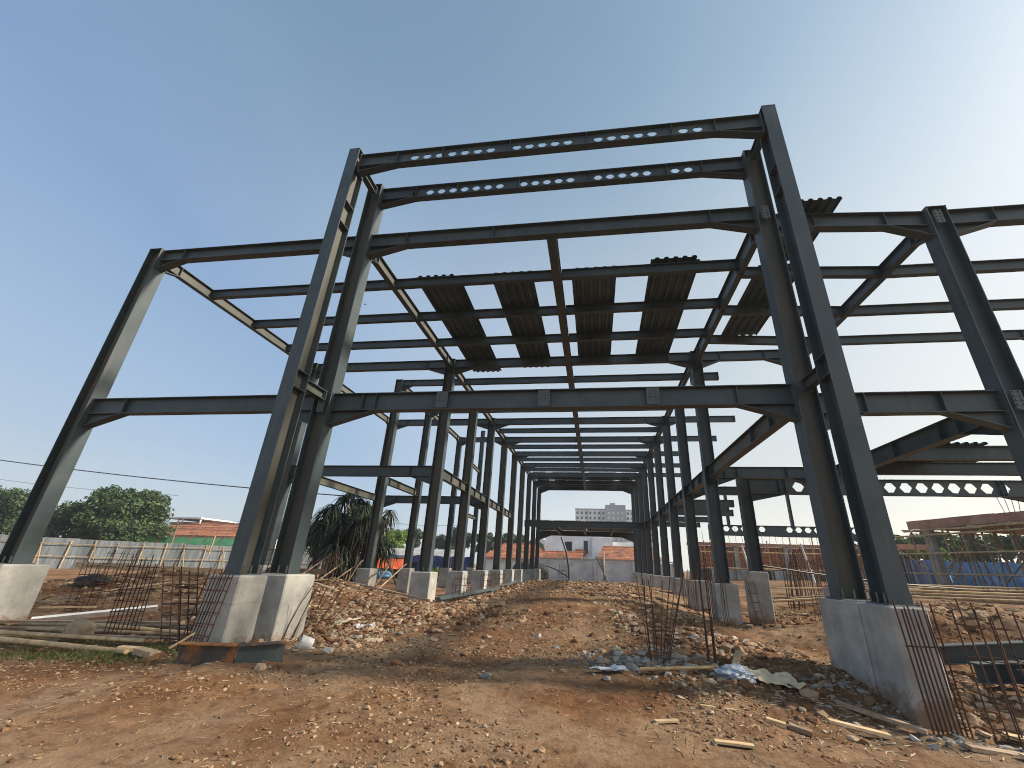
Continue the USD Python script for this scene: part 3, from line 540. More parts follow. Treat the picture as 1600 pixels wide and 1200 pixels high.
beam('cellular_beam', 'far perforated floor beam low behind the short column', 'beam', (14.4, 24.6, 4.92), (24.6, 24.6, 4.92), h=.75, bf=.2, haunch=(.9, .9), hd=.3, holes=hl)
for i, x in enumerate((16.1, 20.6, 23.2)):
    column('steel_column', ['left', 'middle', 'right'][i] + ' slim post standing on the far perforated beam', x, 25.4, 4.94 if i < 2 else 1.0, 7.6 if i < 2 else 4.2, h=.2, bf=.2, web='steel', bolts=False)
# far mezzanine across the road
beam('floor_beam', 'deep far floor beam crossing the road in front of the apartment tower', 'beam', (XB + .2, 27.2, ZM), (XC - .2, 27.2, ZM), h=.50, bf=.24, stiff=(4.9,))
beam('floor_beam', 'farthest floor beam crossing the road, haunched, under the far mezzanine', 'beam', (XB + .2, 37.4, ZM), (XC - .2, 37.4, ZM), h=.50, bf=.24, haunch=(1.2, 1.2), hd=.45)
for i, x in enumerate((2.5, 5.1, 7.7)):
    beam('floor_beam', f'{ORD[i]} joist from the left under the far mezzanine', 'beam', (x, 27.33, ZM - .01), (x, 37.27, ZM - .01), h=.40, bf=.2, plates=(False, False))

# ------------------------------------------------------------------ corrugated deck sheets
def deck_sheet(label, x0, x1, y0, y1, z, ribs=None, group=None, dz=0.0, skew=0.0, mat='deck'):
    n = ribs or 5
    prof = []; w = (x1 - x0) / n
    for k in range(n):
        a = x0 + k * w
        prof += [(a, 0), (a + w * .40, 0), (a + w * .52, .055), (a + w * .88, .055)]
    prof.append((x1, 0))
    prof = np.array(prof); t = .004
    ys = np.linspace(y0, y1, 4)
    v, f = [], []
    N = len(prof)
    for j, y in enumerate(ys):
        zz = z + dz * j / 3 - .006 * math.sin(j)
        for off in (0, t):
            v += [(px + skew * j / 3, y, zz + pz + off) for px, pz in prof]
    for j in range(3):
        for off, fl in ((0, True), (N, False)):
            for k in range(N - 1):
                a, b = j * 2 * N + off + k, (j + 1) * 2 * N + off + k
                f.append([a, b, b + 1, a + 1] if fl else [a, a + 1, b + 1, b])
        a, b = j * 2 * N, (j + 1) * 2 * N
        f += [[a, a + N, b + N, b], [a + N - 1, b + N - 1, b + 2 * N - 1, a + 2 * N - 1]]
    for j, fl in ((0, 0), (3, 1)):
        for k in range(N - 1):
            a = j * 2 * N + k
            f.append([a, a + 1, a + N + 1, a + N] if not fl else [a, a + N, a + N + 1, a + 1])
    return solo('deck_sheet', MB().add(v, f), mat, label, 'decking sheet', group)
zd = ZR + .006
deck_sheet('leftmost stack of corrugated deck sheets lying on the roof purlins', .66, 1.92, 1.72, 8.35, zd)
deck_sheet('upper sheet shoved askew on the leftmost corrugated deck stack', .86, 2.06, 2.0, 8.55, zd + .064, skew=-.1)
deck_sheet('corrugated deck sheet just left of the middle roof beam', 3.05, 4.35, 1.78, 8.1, zd)
deck_sheet('corrugated deck sheet just right of the middle roof beam', 5.52, 6.86, 1.78, 7.6, zd)
deck_sheet('corrugated deck sheet near the column row right of the road', 7.95, 9.2, 1.72, 8.05, zd)
deck_sheet('second sheet on top of the deck stack near the right column row', 7.82, 9.1, 1.62, 8.0, zd + .064, skew=.06)
deck_sheet('corrugated deck sheet right of the tall right pair, half hidden by it', 10.7, 11.95, 1.70, 5.5, ZR3 - .01)
deck_sheet('corrugated deck sheet overhanging the front roof beam beside the tallest column', 10.75, 11.75, -.42, 1.6, ZR3 - .01, ribs=5)
k = 0
for y0, y1 in ((29.9, 33.8), (33.85, 37.3)):
    for a, b in ((.3, 1.5), (2.1, 3.35), (3.36, 4.6), (4.62, 5.0), (5.6, 6.85), (6.86, 8.1), (8.6, 9.9)):
        k += 1
        deck_sheet(f'{ORD[(k - 1) % 7]} sheet from the left in the {"nearer" if y0 < 33 else "farther"} far roof deck above the road', a, b, y0, y1, zd)
for i, (a, b) in enumerate(((.3, 2.4), (2.6, 4.9), (5.3, 7.6), (7.8, 9.9))):
    deck_sheet(f'{ORD[i]} floor deck panel from the left on the far mezzanine', a, b, 27.1, 37.5, ZM + .006, ribs=9)
for i, (a, b, y0, y1) in enumerate(((13.9, 15.0, 3.4, 5.6), (15.05, 16.1, 3.4, 5.6), (14.9, 16.2, 5.2, 7.4), (16.25, 17.5, 5.2, 7.4))):
    deck_sheet(f'{ORD[i]} floor deck sheet from the left behind the rightmost column', a, b, y0, y1, ZM2 - .04 + (.066 if i > 1 else 0))

# ------------------------------------------------------------------ reinforcement
def rebar(label, x, y, w, d, nx, ny, h, lean=(0, 0), r=.0085, ties=0, spread=0.0, jitter=.02, group=None, zb=None, seed=0, tie_top=.95):
    rg = np.random.default_rng(seed + 100)
    zb = g1(x, y) - .08 if zb is None else zb
    t = thing('rebar_cage', label, 'rebar', (x, y, zb), group)
    P = [(i / max(nx - 1, 1) - .5, j / max(ny - 1, 1) - .5) for i in range(nx) for j in range(ny) if i in (0, nx - 1) or j in (0, ny - 1)]
    for a, b in P:
        hh = h * rg.uniform(.92, 1.06)
        jx, jy = rg.normal(0, jitter, 2)
        s = np.linspace(0, 1, 4)
        pts = np.stack([x + a * w + s * hh * (lean[0] + a * spread) + jx * s ** 2, y + b * d + s * hh * (lean[1] + b * spread) + jy * s ** 2, zb + s * hh], 1)
        part(t, 'bar', MB().tube(pts, r, 6), 'rust')
    for k in range(ties):
        s = (k + .6) / ties * tie_top * h + rg.normal(0, .012)
        cx, cy, q = x + lean[0] * s, y + lean[1] * s, 1 + spread * s / max(w, .1)
        c = [(cx + sx * (w * q / 2 + r), cy + sy * (d * q / 2 + r), zb + s + rg.normal(0, .008)) for sx, sy in ((-1, -1), (1, -1), (1, 1), (-1, 1), (-1, -1))]
        m = MB()
        for i in range(4): m.tube([c[i], c[i + 1]], .006, 5)
        part(t, 'tie', m, 'rust')
    return t
rebar('upright rusty rebar cage standing left of the rusty beam offcuts', -.42, -1.38, .30, .30, 3, 2, 1.25, lean=(-.26, -.10), ties=8, jitter=.015, seed=1)
rebar('leaning rusty rebar cage in the middle of the left yard, behind the boulder', -2.34, -.72, .34, .3, 5, 2, 1.35, lean=(-.06, .02), ties=7, jitter=.02, seed=2)
rebar('low dense rusty rebar cage near the earth heap, nearest the left pedestal', -6.45, 1.7, .45, .45, 3, 3, 1.2, lean=(-.08, .05), ties=6, jitter=.03, seed=3)
rebar('rebar ladder cage leaning against the pedestal of the sunlit left column', -.02, -1.60, .30, .16, 4, 2, 1.22, lean=(.08, .05), ties=7, jitter=.012, seed=4)
rebar('fan of rusty rods leaning right, beside the pedestal of the left pair', .55, .05, .25, .5, 3, 3, 1.0, lean=(.18, .55), spread=.5, jitter=.1, seed=5)
rebar('rusty rebar bundle before the olive pedestal, rods fanning out on the earth slope', 7.05, -.45, .22, .22, 4, 3, 1.35, lean=(.10, .22), spread=.35, jitter=.07, ties=2, tie_top=.5, seed=6)
rebar('tight pair of dark rebar rods standing upright in the middle of the slope', 7.87, -.35, .10, .10, 2, 3, 1.62, lean=(-.01, -.02), jitter=.012, ties=3, seed=7)
rebar('row of tall rebar rods standing against the face of the big right pedestal', 10.20, -1.58, .40, .02, 9, 1, 1.5, lean=(-.03, .01), r=.0095, jitter=.018, ties=1, tie_top=1.15, seed=8, zb=-.12)
rebar('free rebar cage right of the big pedestal, near the right edge', 10.85, -1.75, .42, .34, 4, 2, 1.5, lean=(-.03, .02), jitter=.02, ties=4, seed=9, zb=-.1)
rebar('rebar ladder leaning against the high pale pedestal right of the road', 11.72, 8.62, .22, .12, 2, 2, 1.5, lean=(-.1, .08), ties=5, seed=10, zb=.0)
for i, (x, y) in enumerate(((9.55, 8.9), (9.7, 10.2), (9.62, 5.6), (9.8, 12.8))):
    rebar(f'{ORD[i]} rebar group from the left pedestal foot, between the right row pedestals' if i else 'dark rebar group between the first two rear pedestals right of the road', x, y, .3, .5, 2, 4, 1.5, lean=(.0, .05), jitter=.04, seed=20 + i)
for i, (x, y, h) in enumerate(((-3.9, 4.6, 1.2), (-9.4, 4.4, 1.2), (-4.6, 8.4, 1.25), (.9, 8.6, 1.0), (1.0, 12.4, 1.0), (13.6, 8.1, 1.2), (.7, 16.4, .9))):
    lb = ['rusty rebar cage on the earth heap behind the front left cage', 'short rusty rebar cage at the back of the left yard under the fence', 'rebar cage beside the left pair, in front of the fence end', 'dense rebar behind the first rear pedestal left of the road', 'dense rebar behind the second rear pedestal left of the road', 'rusty rebar cage in the trench behind the high pale pedestal', 'dense rebar behind the third rear pedestal left of the road'][i]
    rebar(lb, x, y, .5, .5, 4, 3, h, lean=(.04, .03), jitter=.03, ties=4, seed=40 + i)

# ------------------------------------------------------------------ left yard: timber, bamboo, offcuts
def stick(name, label, cat, P, Q, r, mat, n=8, nodes=True, sag=.0, group=None, lift=True):
    P, Q = np.array(P, float), np.array(Q, float)
    if lift:
        P[2] += g1(P[0], P[1]); Q[2] += g1(Q[0], Q[1])
    k = 26 if nodes else 6
    s = np.linspace(0, 1, k); pts = P + (Q - P) * s[:, None]; pts[:, 2] -= sag * 4 * s * (1 - s)
    pts[:, :2] += RNG.normal(0, .004, (k, 2))
    rr = r * (1 - .22 * s)
    if nodes: rr = rr * (1 + .14 * (np.arange(k) % 4 == 0))
    return solo(name, MB().tube(pts, rr, n), mat, label, cat, group, smooth=50)
def board(name, label, cat, P, Q, w, t, mat, roll=0.0, group=None, lift=True):
    P, Q = np.array(P, float), np.array(Q, float)
    if lift:
        P[2] += g1(P[0], P[1]); Q[2] += g1(Q[0], Q[1])
    d = (Q - P) / np.linalg.norm(Q - P); s = np.cross(d, Z3); s /= np.linalg.norm(s); u = np.cross(s, d)
    s, u = s * math.cos(roll) + u * math.sin(roll), -s * math.sin(roll) + u * math.cos(roll)
    return solo(name, MB().bar(P, Q, s, u, -w / 2, w / 2, -t / 2, t / 2), mat, label, cat, group)
stick('bamboo_pole', 'thick bamboo pole lying nearest the camera in the left grass', 'bamboo pole', (-4.2, -1.5, .09), (-.62, -2.02, .07), .042, 'bamboo')
stick('bamboo_pole', 'bamboo pole lying just behind the nearest one in the left grass', 'bamboo pole', (-4.6, -1.35, .10), (-1.05, -1.42, .09), .036, 'bamboo')
for i, (p, q, r, m) in enumerate((((-5.4, -.9, .07), (-2.4, -.35, .08), .03, 'bamboo_grey'), ((-4.3, -.75, .05), (-1.2, -.6, .10), .03, 'bamboo_grey'), ((-3.6, -.35, .14), (-.55, -.75, .12), .032, 'bamboo'), ((-3.4, -.1, .10), (-.5, -.35, .15), .03, 'bamboo_grey'),
                                  ((-5.0, -.4, .12), (-1.0, -.15, .16), .028, 'bamboo_grey'), ((-3.0, -.9, .06), (-.6, -1.05, .08), .026, 'plank_grey'), ((-2.6, .15, .08), (-.4, .1, .12), .03, 'bamboo'), ((-5.6, -1.25, .05), (-3.6, -.95, .06), .028, 'bamboo'))):
    stick('bamboo_pole', f'{ORD[i]} pole of the loose heap around the boulder in the left yard', 'bamboo pole', p, q, r, m)
board('timber_board', 'long white faced board lying on the left yard heap', 'board', (-5.4, .02, .10), (-4.05, 1.37, .14), .16, .05, 'white_board', roll=.7)
board('timber_board', 'brown plank lying under the white faced board', 'board', (-5.9, -.25, .06), (-2.2, .3, .10), .14, .04, 'plank_grey')
for i, (p, q, w, m) in enumerate((((-8.2, 2.9, .2), (-6.9, 4.2, .3), .12, 'plank'), ((-8.4, 2.0, .15), (-6.6, 2.6, .12), .10, 'plank'), ((-6.9, 1.1, .1), (-6.0, 1.6, .12), .09, 'plank'), ((-2.2, 4.3, .25), (-.9, 3.4, .3), .10, 'plank'), ((-9.6, 4.6, .1), (-7.9, 5.0, .5), .08, 'bamboo'))):
    board('timber_board', ['yellow plank end on the earth heap behind the left pedestal', 'pale plank lying below the yellow plank end', 'short pale plank beside the dense cage', 'pale plank on the slope behind the left pair', 'thin batten propped on the earth heap'][i], 'board', p, q, w, .03, m)
board('shuttering_board', 'long reddish shuttering board on edge below the sheet fence', 'board', (-14.5, 7.0, .62), (-9.0, 8.2, .42), .22, .03, 'plank', roll=1.45)
board('shuttering_board', 'second shuttering board on edge, running towards the left pair', 'board', (-8.9, 8.25, .5), (-5.0, 9.0, .42), .20, .03, 'plank_grey', roll=1.45)
board('plywood_sheet', 'yellow plywood sheet leaning below the fence, left of the left pair', 'board', (-9.0, 9.4, .62), (-7.2, 10.0, .55), .40, .03, 'yellow_sheet', roll=.75)
def lump(name, label, cat, c, s, mat, seed=0, amp=.25, sub=3, freq=1.6, group=None, smooth=True, lift=True, kind=None, flat=None):
    m = trimesh.creation.icosphere(sub); v = np.array(m.vertices)
    v = v * (1 + amp * 2 * (meshkit.fbm(v * freq + seed * 7.3, 3, seed) - .5))[:, None] * np.asarray(s)
    if flat is not None: v[:, 2] = np.maximum(v[:, 2], flat)
    c = np.array(c, float)
    if lift: c[2] += g1(c[0], c[1])
    return solo(name, (v + c, m.faces), mat, label, cat, group, kind, smooth=smooth)
lump('boulder', 'grey brown boulder in the left yard between the bamboo poles', 'boulder', (-2.66, -1.16, .15), (.26, .18, .19), 'boulder', 3, .3, smooth=35)
lump('dark_cloth', 'dark plastic sheet heaped beside the left pedestal', 'cloth', (-10.0, 4.4, .05), (.55, .32, .22), 'dark_cloth', 5, .5)
lump('dark_cloth', 'smaller dark bundle left of the tall left pair', 'cloth', (-5.6, 6.9, .18), (.35, .3, .22), 'dark_cloth', 6, .4)
for i, (a, b, mw, mf) in enumerate((((.36, -2.16, 0), (1.13, -2.05, 0), 'rust_beam', 'rust_edge'), ((1.15, -2.05, 0), (1.56, -1.64, 0), 'steel', 'rust_beam'))):
    a, b = np.array(a), np.array(b)
    z = .245
    a[2] = b[2] = z + .30
    t = thing('beam_offcut', ['rust streaked steel beam offcut lying before the left pedestal', 'dark steel beam offcut meeting the rusty one at an angle'][i], 'beam offcut', (a + b) / 2 - Z3 * .3)
    isect(t, a, b, Z3, .30, .16, web=mw, flange=mf)
def bucket(label, c, axis_, r=.105, h=.2):
    a = np.array(axis_, float); a /= np.linalg.norm(a); u = np.cross(a, [0, 0, 1.0]); u /= np.linalg.norm(u); w = np.cross(a, u)
    c = np.array(c, float); c[2] += g1(c[0], c[1])
    prof = [(0, 0), (.8, 0), (.82, .02), (1.0, .98), (1.06, .98), (1.06, 1.0), (.96, 1.0), (.78, .05), (0, .05)]
    n = 24; v, f = [], []
    for q, hh in prof:
        for k in range(n):
            th = 2 * np.pi * k / n; v.append(c + a * hh * h + (u * math.cos(th) + w * math.sin(th)) * r * q)
    for j in range(len(prof) - 1):
        for k in range(n): f.append([j * n + k, j * n + (k + 1) % n, (j + 1) * n + (k + 1) % n, (j + 1) * n + k])
    t = thing('bucket', label, 'bucket', c); part(t, 'shell', MB().add(v, f), 'white_plastic', smooth=40)
    e = [c + a * h * .9 + u * r * math.cos(s) * 1.02 - w * r * math.sin(s) * .5 + a * .0 for s in np.linspace(0, np.pi, 10)]
    part(t, 'handle', MB().tube(e, .004, 5), 'iron')
bucket('grey white bucket tipped on its side right of the left pair', (1.38, -.72, .10), (-.75, -.6, .28))
board('wood_block', 'pale wood block in the grass left of the beam offcuts', 'wood block', (-.55, -1.92, .05), (-.15, -2.02, .05), .13, .08, 'plank')
board('wood_block', 'second wood block beside the upright cage', 'wood block', (-.85, -1.95, .05), (-.58, -1.85, .04), .12, .06, 'plank')
stick('wood_stake', 'short bent stake leaning on the left pedestal', 'stake', (-.12, -1.85, .1), (.08, -1.7, .26), .02, 'plank', nodes=False)

for i in range(16):
    x, y = RNG.uniform(-9.5, -2.2), RNG.uniform(.8, 5.2); a = RNG.uniform(-.9, .9); L = RNG.uniform(.5, 1.9)
    board('timber_board', ORD[i] + ' scrap of formwork timber in the litter between the left pedestal and the left pair', 'board', (x, y, .06), (x + L * math.cos(a), y + L * math.sin(a) * .6, RNG.uniform(.05, .22)), RNG.uniform(.07, .14), .03, ['plank', 'plank_grey', 'bamboo_grey', 'bamboo'][i % 4])
# ------------------------------------------------------------------ right side debris
stick('plastic_pipe', 'pale pipe lying along the foot of the slope in front of the rods', 'pipe', (6.7, -.98, .07), (7.78, -.78, .07), .028, 'bamboo', nodes=False)
lump('plastic_sack', 'crumpled blue grey plastic sack on the slope foot', 'sack', (8.05, -.86, .05), (.24, .15, .11), 'sack', 8, .6, 4, 2.6)
def crumple(name, label, cat, c, sx, sy, mat, seed, amp=.06, rot=0.0):
    n = 22; u, w = np.meshgrid(np.linspace(-1, 1, n), np.linspace(-1, 1, n), indexing='ij')
    rag = 1 + .25 * (meshkit.fbm(np.stack([u * 1.5 + seed, w * 1.5, 0 * u], -1), 2, seed) - .5)
    x, y = u * sx * rag, w * sy * rag
    x, y = x * math.cos(rot) - y * math.sin(rot) + c[0], x * math.sin(rot) + y * math.cos(rot) + c[1]
    h = amp * meshkit.fbm(np.stack([u * 2.2, w * 2.2, u * 0 + seed], -1), 3, seed)
    z = ground(x, y) + .012 + h
    i = np.arange(n * n).reshape(n, n)
    f = np.stack([i[:-1, :-1], i[1:, :-1], i[1:, 1:], i[:-1, 1:]], -1).reshape(-1, 4)
    top = np.stack([x, y, z], -1).reshape(-1, 3); bot = top - [0, 0, .006]
    rim = np.concatenate([i[:, 0], i[-1, 1:], i[::-1, -1][1:], i[0, ::-1][1:-1]])
    side = [[rim[k], rim[(k + 1) % len(rim)], rim[(k + 1) % len(rim)] + n * n, rim[k] + n * n] for k in range(len(rim))]
    return solo(name, MB().add(np.vstack([top, bot]), np.vstack([f, f[:, ::-1] + n * n, np.array(side)[:, ::-1]])), mat, label, cat, smooth=50)
crumple('cement_bag', 'flattened yellowish paper bag beside the blue grey sack', 'paper bag', (8.62, -.72), .34, .2, 'paper', 3, .10, .2)
crumple('plastic_scrap', 'pale plastic scrap left of the pipe on the slope foot', 'plastic scrap', (6.25, -1.05), .26, .10, 'sack', 4, .09, .1)
crumple('plastic_scrap', 'white plastic scrap on the rubble beside the left pair', 'plastic scrap', (1.2, 1.3), .18, .1, 'white_plastic', 5, .1, .4)
crumple('plastic_scrap', 'pale paper scrap on the rubble right of the bucket', 'plastic scrap', (.6, 1.6), .26, .14, 'paper', 6, .1, 1.0)
for i, (p, q, w, t_, m) in enumerate((((8.75, -1.85, .03), (9.32, -1.95, .03), .10, .03, 'plank'), ((9.2, -1.15, .04), (9.85, -1.72, .03), .08, .04, 'plank_grey'), ((10.0, -2.06, .04), (10.9, -2.12, .04), .14, .04, 'plank_grey'), ((10.35, -2.3, .04), (11.3, -2.28, .04), .16, .03, 'plank'),
                                      ((10.8, -1.5, .06), (11.6, -1.9, .05), .16, .03, 'plank'), ((8.0, -2.06, .03), (8.18, -2.12, .03), .08, .045, 'plank'), ((8.22, -2.1, .03), (8.42, -2.18, .03), .09, .045, 'concrete'), ((7.2, -3.0, .02), (7.55, -3.02, .02), .07, .02, 'plank'), ((6.7, -2.6, .02), (6.95, -2.5, .02), .06, .02, 'plank'),
                                      ((8.1, -.62, .10), (8.3, -.3, .22), .09, .03, 'plank'), ((7.3, -2.0, .02), (7.7, -2.02, .02), .04, .015, 'plank'), ((11.3, 1.6, .25), (11.9, 1.3, .2), .1, .04, 'plank'), ((12.4, 2.1, .3), (12.6, 1.5, .35), .1, .03, 'plank'))):
    lb = ['pale board pointing at the big right pedestal', 'grey batten lying along the foot of the big right pedestal', 'dark board before the rods of the big right pedestal', 'pale board near the lower right corner', 'tilted board right of the free cage', 'broken tile coloured block left of two on the bare soil', 'grey broken block right of two on the bare soil',
          'small wood chip low in the middle right foreground', 'small wood scrap left of the middle right foreground chip', 'yellow plank end sticking up behind the blue grey sack', 'thin pale stick on the soil below the pipe', 'orange wood scrap on the right earth heap', 'split plank standing in the right earth heap'][i]
    board('wood_scrap', lb, 'wood scrap', p, q, w, t_, m)
for i, (a, b, h, bf) in enumerate((((11.5, 1.35, 0), (18.0, 2.2, 0), .30, .2), ((12.2, .62, 0), (18.5, 1.3, 0), .28, .2), ((12.5, .12, 0), (18.5, .45, 0), .30, .22))):
    a, b = np.array(a, float), np.array(b, float); a[2], b[2] = g1(a[0], a[1]) + h + .10, g1(b[0], b[1]) + h + .02
    t = thing('stored_beam', ['rear steel beam stored on the ground near the right edge', 'middle steel beam stored on the ground near the right edge', 'front steel beam stored on the ground near the right edge'][i], 'steel beam', (a + b) / 2 - Z3 * h)
    isect(t, a, b, Z3, h, bf, web='steel', flange='plate' if i < 2 else 'steel')
board('tarpaulin_strip', 'folded dark blue strip on the ground below the stored beams', 'tarpaulin', (12.15, -.75, .06), (14.5, -.6, .06), .3, .08, 'navy_tarp')
for i in range(5):
    stick('scaffold_pole', f'{ORD[i]} long pole from the top of the stack behind the right earth heap', 'pole', (17.4 + .2 * i, 13.6 - .42 * i, 1.42 - .10 * i), (31, 12.2 - .6 * i, 1.52 - .10 * i), .05, 'bamboo_grey' if i % 2 else 'bamboo', nodes=False, lift=False)
stick('black_hose', 'black cable sagging from the short column to the tall right pair', 'cable', (12.2, 9.4, 1.98), (22.0, 13.0, 1.35), .03, 'black_hose', nodes=False, sag=.1, lift=False)
board('timber_board', 'pale plank in the trench behind the high pale pedestal', 'board', (12.6, 9.6, .75), (16.5, 9.0, .5), .2, .05, 'plank')
board('timber_board', 'second pale plank beyond the trench, towards the tall right pair', 'board', (13.5, 11.5, .95), (18.5, 11.0, .55), .2, .05, 'plank')
for i, (x, y) in enumerate(((12.9, 11.0), (13.3, 11.4), (13.8, 11.2))):
    stick('bamboo_pole', f'{ORD[i]} pole of the bundle behind the high pale pedestal', 'bamboo pole', (x, y, .55), (x + 3.2, y - .3, .5), .05, 'plank_grey')
board('long_batten', 'long thin batten along the rubble foot left of the road', 'batten', (-3.0, 7.6, .12), (.9, 5.6, .08), .09, .05, 'plank_grey')
stick('stored_beam', 'dark steel member lying between the first two rear pedestals left of the road', 'steel beam', (.55, 7.4, .12), (1.3, 12.0, .14), .12, 'steel', n=4, nodes=False)
stick('stored_beam', 'second dark member lying beyond the second rear pedestal left of the road', 'steel beam', (1.3, 11.8, .1), (1.6, 17.0, .12), .12, 'steel', n=4, nodes=False)
for i in range(7):
    a = -5.3 + .55 * i
    stick('dead_branch', f'{ORD[i]} dead branch from the left in the tangle below the palm clump', 'branch', (a, 8.2 + RNG.uniform(-.5, .8), .1), (a + RNG.uniform(.2, 1.3), 8.6 + RNG.uniform(-.5, .9), RNG.uniform(.5, 1.3)), .03, 'bamboo_grey', nodes=False)

# ------------------------------------------------------------------ loose stones
ICO = trimesh.creation.icosphere(0); ICO1 = trimesh.creation.icosphere(1)
def stones(n, sampler, smin, smax, power, seed, keep=[]):
    rg = np.random.default_rng(seed)
    base = np.array(ICO.vertices); F = np.array(ICO.faces); nv = len(base)
    x, y = sampler(rg, n * 3)
    w = meshkit.fbm(np.stack([x * .8, y * .8, 0 * x + seed], -1), 4, 50 + seed) + rg.normal(0, .07 if smax < .05 else .22, n * 3)
    k = np.sort(np.argsort(-w)[:n]); x, y = x[k], y[k]
    s = smin * (smax / smin) ** (rg.random(n) ** power)
    v = base[None] * rg.uniform(.62, 1.3, (n, nv, 1)) * (s[:, None] * rg.uniform([.7, .7, .35], [1.25, 1.25, .8], (n, 3)))[:, None]
    a = rg.uniform(0, 2 * np.pi, n); c, q = np.cos(a)[:, None], np.sin(a)[:, None]
    v = np.stack([v[..., 0] * c - v[..., 1] * q, v[..., 0] * q + v[..., 1] * c, v[..., 2]], -1)
    z = ground(x, y) + s * .12
    v += np.stack([x, y, z], -1)[:, None]
    return v.reshape(-1, 3), (F[None] + (np.arange(n) * nv)[:, None, None]).reshape(-1, 3)
def chips(n, sampler, seed):
    rg = np.random.default_rng(seed); x, y = sampler(rg, n); z = ground(x, y) + .004
    a = rg.uniform(0, 2 * np.pi, n); L = rg.uniform(.012, .055, n); w = rg.uniform(.002, .007, n); t = .004
    c, q = np.cos(a), np.sin(a); o = np.zeros(n)
    P = np.stack([x, y, z], -1); U = np.stack([c * L, q * L, rg.normal(0, .1, n) * L], -1); V = np.stack([-q * w, c * w, o], -1); W = np.array([0, 0, t])
    v = np.stack([P - U - V, P + U - V, P + U + V, P - U + V, P - U * .9 - V * .6 + W, P + U * .9 - V * .6 + W, P + U * .9 + V * .6 + W, P - U * .9 + V * .6 + W], 1)
    F = np.array([[4, 5, 6], [4, 6, 7], [0, 1, 5], [0, 5, 4], [1, 2, 6], [1, 6, 5], [2, 3, 7], [2, 7, 6], [3, 0, 4], [3, 4, 7]])
    return v.reshape(-1, 3), (F[None] + (np.arange(n) * 8)[:, None, None]).reshape(-1, 3)
def solo_stones(name, vf, mat, label, cat, kind):
    solo(name, vf, mat, label, cat, kind=kind, tone=np.repeat(np.random.default_rng(len(vf[0])).random(len(vf[0]) // len(ICO.vertices)), len(ICO.vertices)))
def blob(cx, cy, sx, sy): return lambda rg, n: (rg.normal(cx, sx, n), rg.normal(cy, sy, n))
def rect(x0, x1, y0, y1): return lambda rg, n: (rg.uniform(x0, x1, n), rg.uniform(y0, y1, n))
def mixs(*parts_):
    def f(rg, n):
        k = rg.choice(len(parts_), n, p=np.array([p[0] for p in parts_]) / sum(p[0] for p in parts_)); xs, ys = np.zeros(n), np.zeros(n)
        for i, (_, s) in enumerate(parts_):
            m = k == i; xs[m], ys[m] = s(rg, m.sum())
        return xs, ys
    return f
solo_stones('pebbles', stones(42000, mixs((3.5, rect(-3, 13, -5, 0)), (4, rect(0, 10, -.5, 8)), (1, rect(2, 8, 6, 16)), (2, blob(.6, 2.2, 1.3, 1.6)), (2, blob(8.2, .6, 1.0, 1.4)), (1, blob(12.5, 1, 1.8, 1.5)), (.8, blob(-3, 0, 2.2, 1.0))), .005, .030, 1.7, 1), 'pebble', 'small loose pebbles and clods strewn over the bare soil', 'pebbles', kind='stuff')
solo_stones('rubble', stones(23000, mixs((4, blob(.5, 2.6, 1.2, 1.7)), (3, blob(-1.8, 4.6, 1.3, 1.3)), (5, rect(1.0, 9, 8, 17)), (2.2, rect(1.2, 3.6, 2, 9)), (2.4, rect(6.5, 9, 1.5, 9)), (.35, rect(3, 7, 0, 8)), (1.6, blob(-8.5, 6.2, 2.6, 1.6)), (1.2, blob(8.3, .2, .7, .9)), (1, blob(13.5, 3.5, 1.5, 1.2)), (1, blob(-7.5, 5.5, 2, 1.5)), (.8, rect(10.5, 14, -1.5, 1.5)), (.6, blob(11.5, 7.5, 1.2, 2)), (.7, rect(12, 20, 8, 12))), .022, .105, 2.0, 2), 'stone', 'broken stones of the rubble spread on the heaps and the crest of the road', 'rubble', kind='stuff')
solo_stones('concrete_rubble', stones(900, mixs((2, blob(6.6, -.35, .5, .35)), (2, blob(1.3, .6, .5, .5)), (1, rect(9.0, 9.9, -1.6, -.4)), (1, blob(10.4, -1.8, .5, .15)), (.8, blob(7.6, -.5, .5, .2)), (1, blob(11.5, 8.4, .6, .6))), .015, .08, 1.6, 3), 'stone_grey', 'grey concrete crumbs around the pedestals and the slope foot', 'rubble', kind='stuff')
CH = chips(5200, mixs((4, rect(-3, 13, -5, 0)), (3, rect(0, 10, -.5, 8)), (1, blob(8.8, -1.4, .8, .6)), (1, blob(-2.5, -.6, 2, .8))), 8)
solo('wood_chips', CH, 'straw_chip', 'pale splinters and straw scattered on the bare soil', 'wood chips', kind='stuff', tone=np.repeat(np.random.default_rng(8).random(len(CH[0]) // 8), 8))
ROCKS = [(6.45, -.3, .08), (6.9, -.62, .07), (7.25, -.7, .075), (7.5, -.62, .09), (7.62, -.45, .11), (7.75, -.72, .09), (6.6, -.75, .075), (6.2, -.55, .08), (5.6, -1.1, .06), (1.7, -.75, .09), (1.95, -.3, .08), (2.3, .3, .07), (4.6, -1.6, .06), (4.75, -1.62, .05), (2.9, 1.0, .07), (1.2, 3.2, .10), (.2, 3.4, .11), (2.3, 4.2, .08), (7.9, 1.0, .1), (8.5, .4, .09), (11.2, .6, .13), (12.8, 2.7, .14), (13.4, 3.3, .13), (14.4, 3.2, .15), (11.3, -1.3, .1), (10.9, -.9, .09), (5.2, 4.6, .08), (6.9, 3.3, .08), (3.7, -3.1, .04), (5.6, -3.6, .035), (-1.9, .6, .1), (3.0, 6.2, .09)]
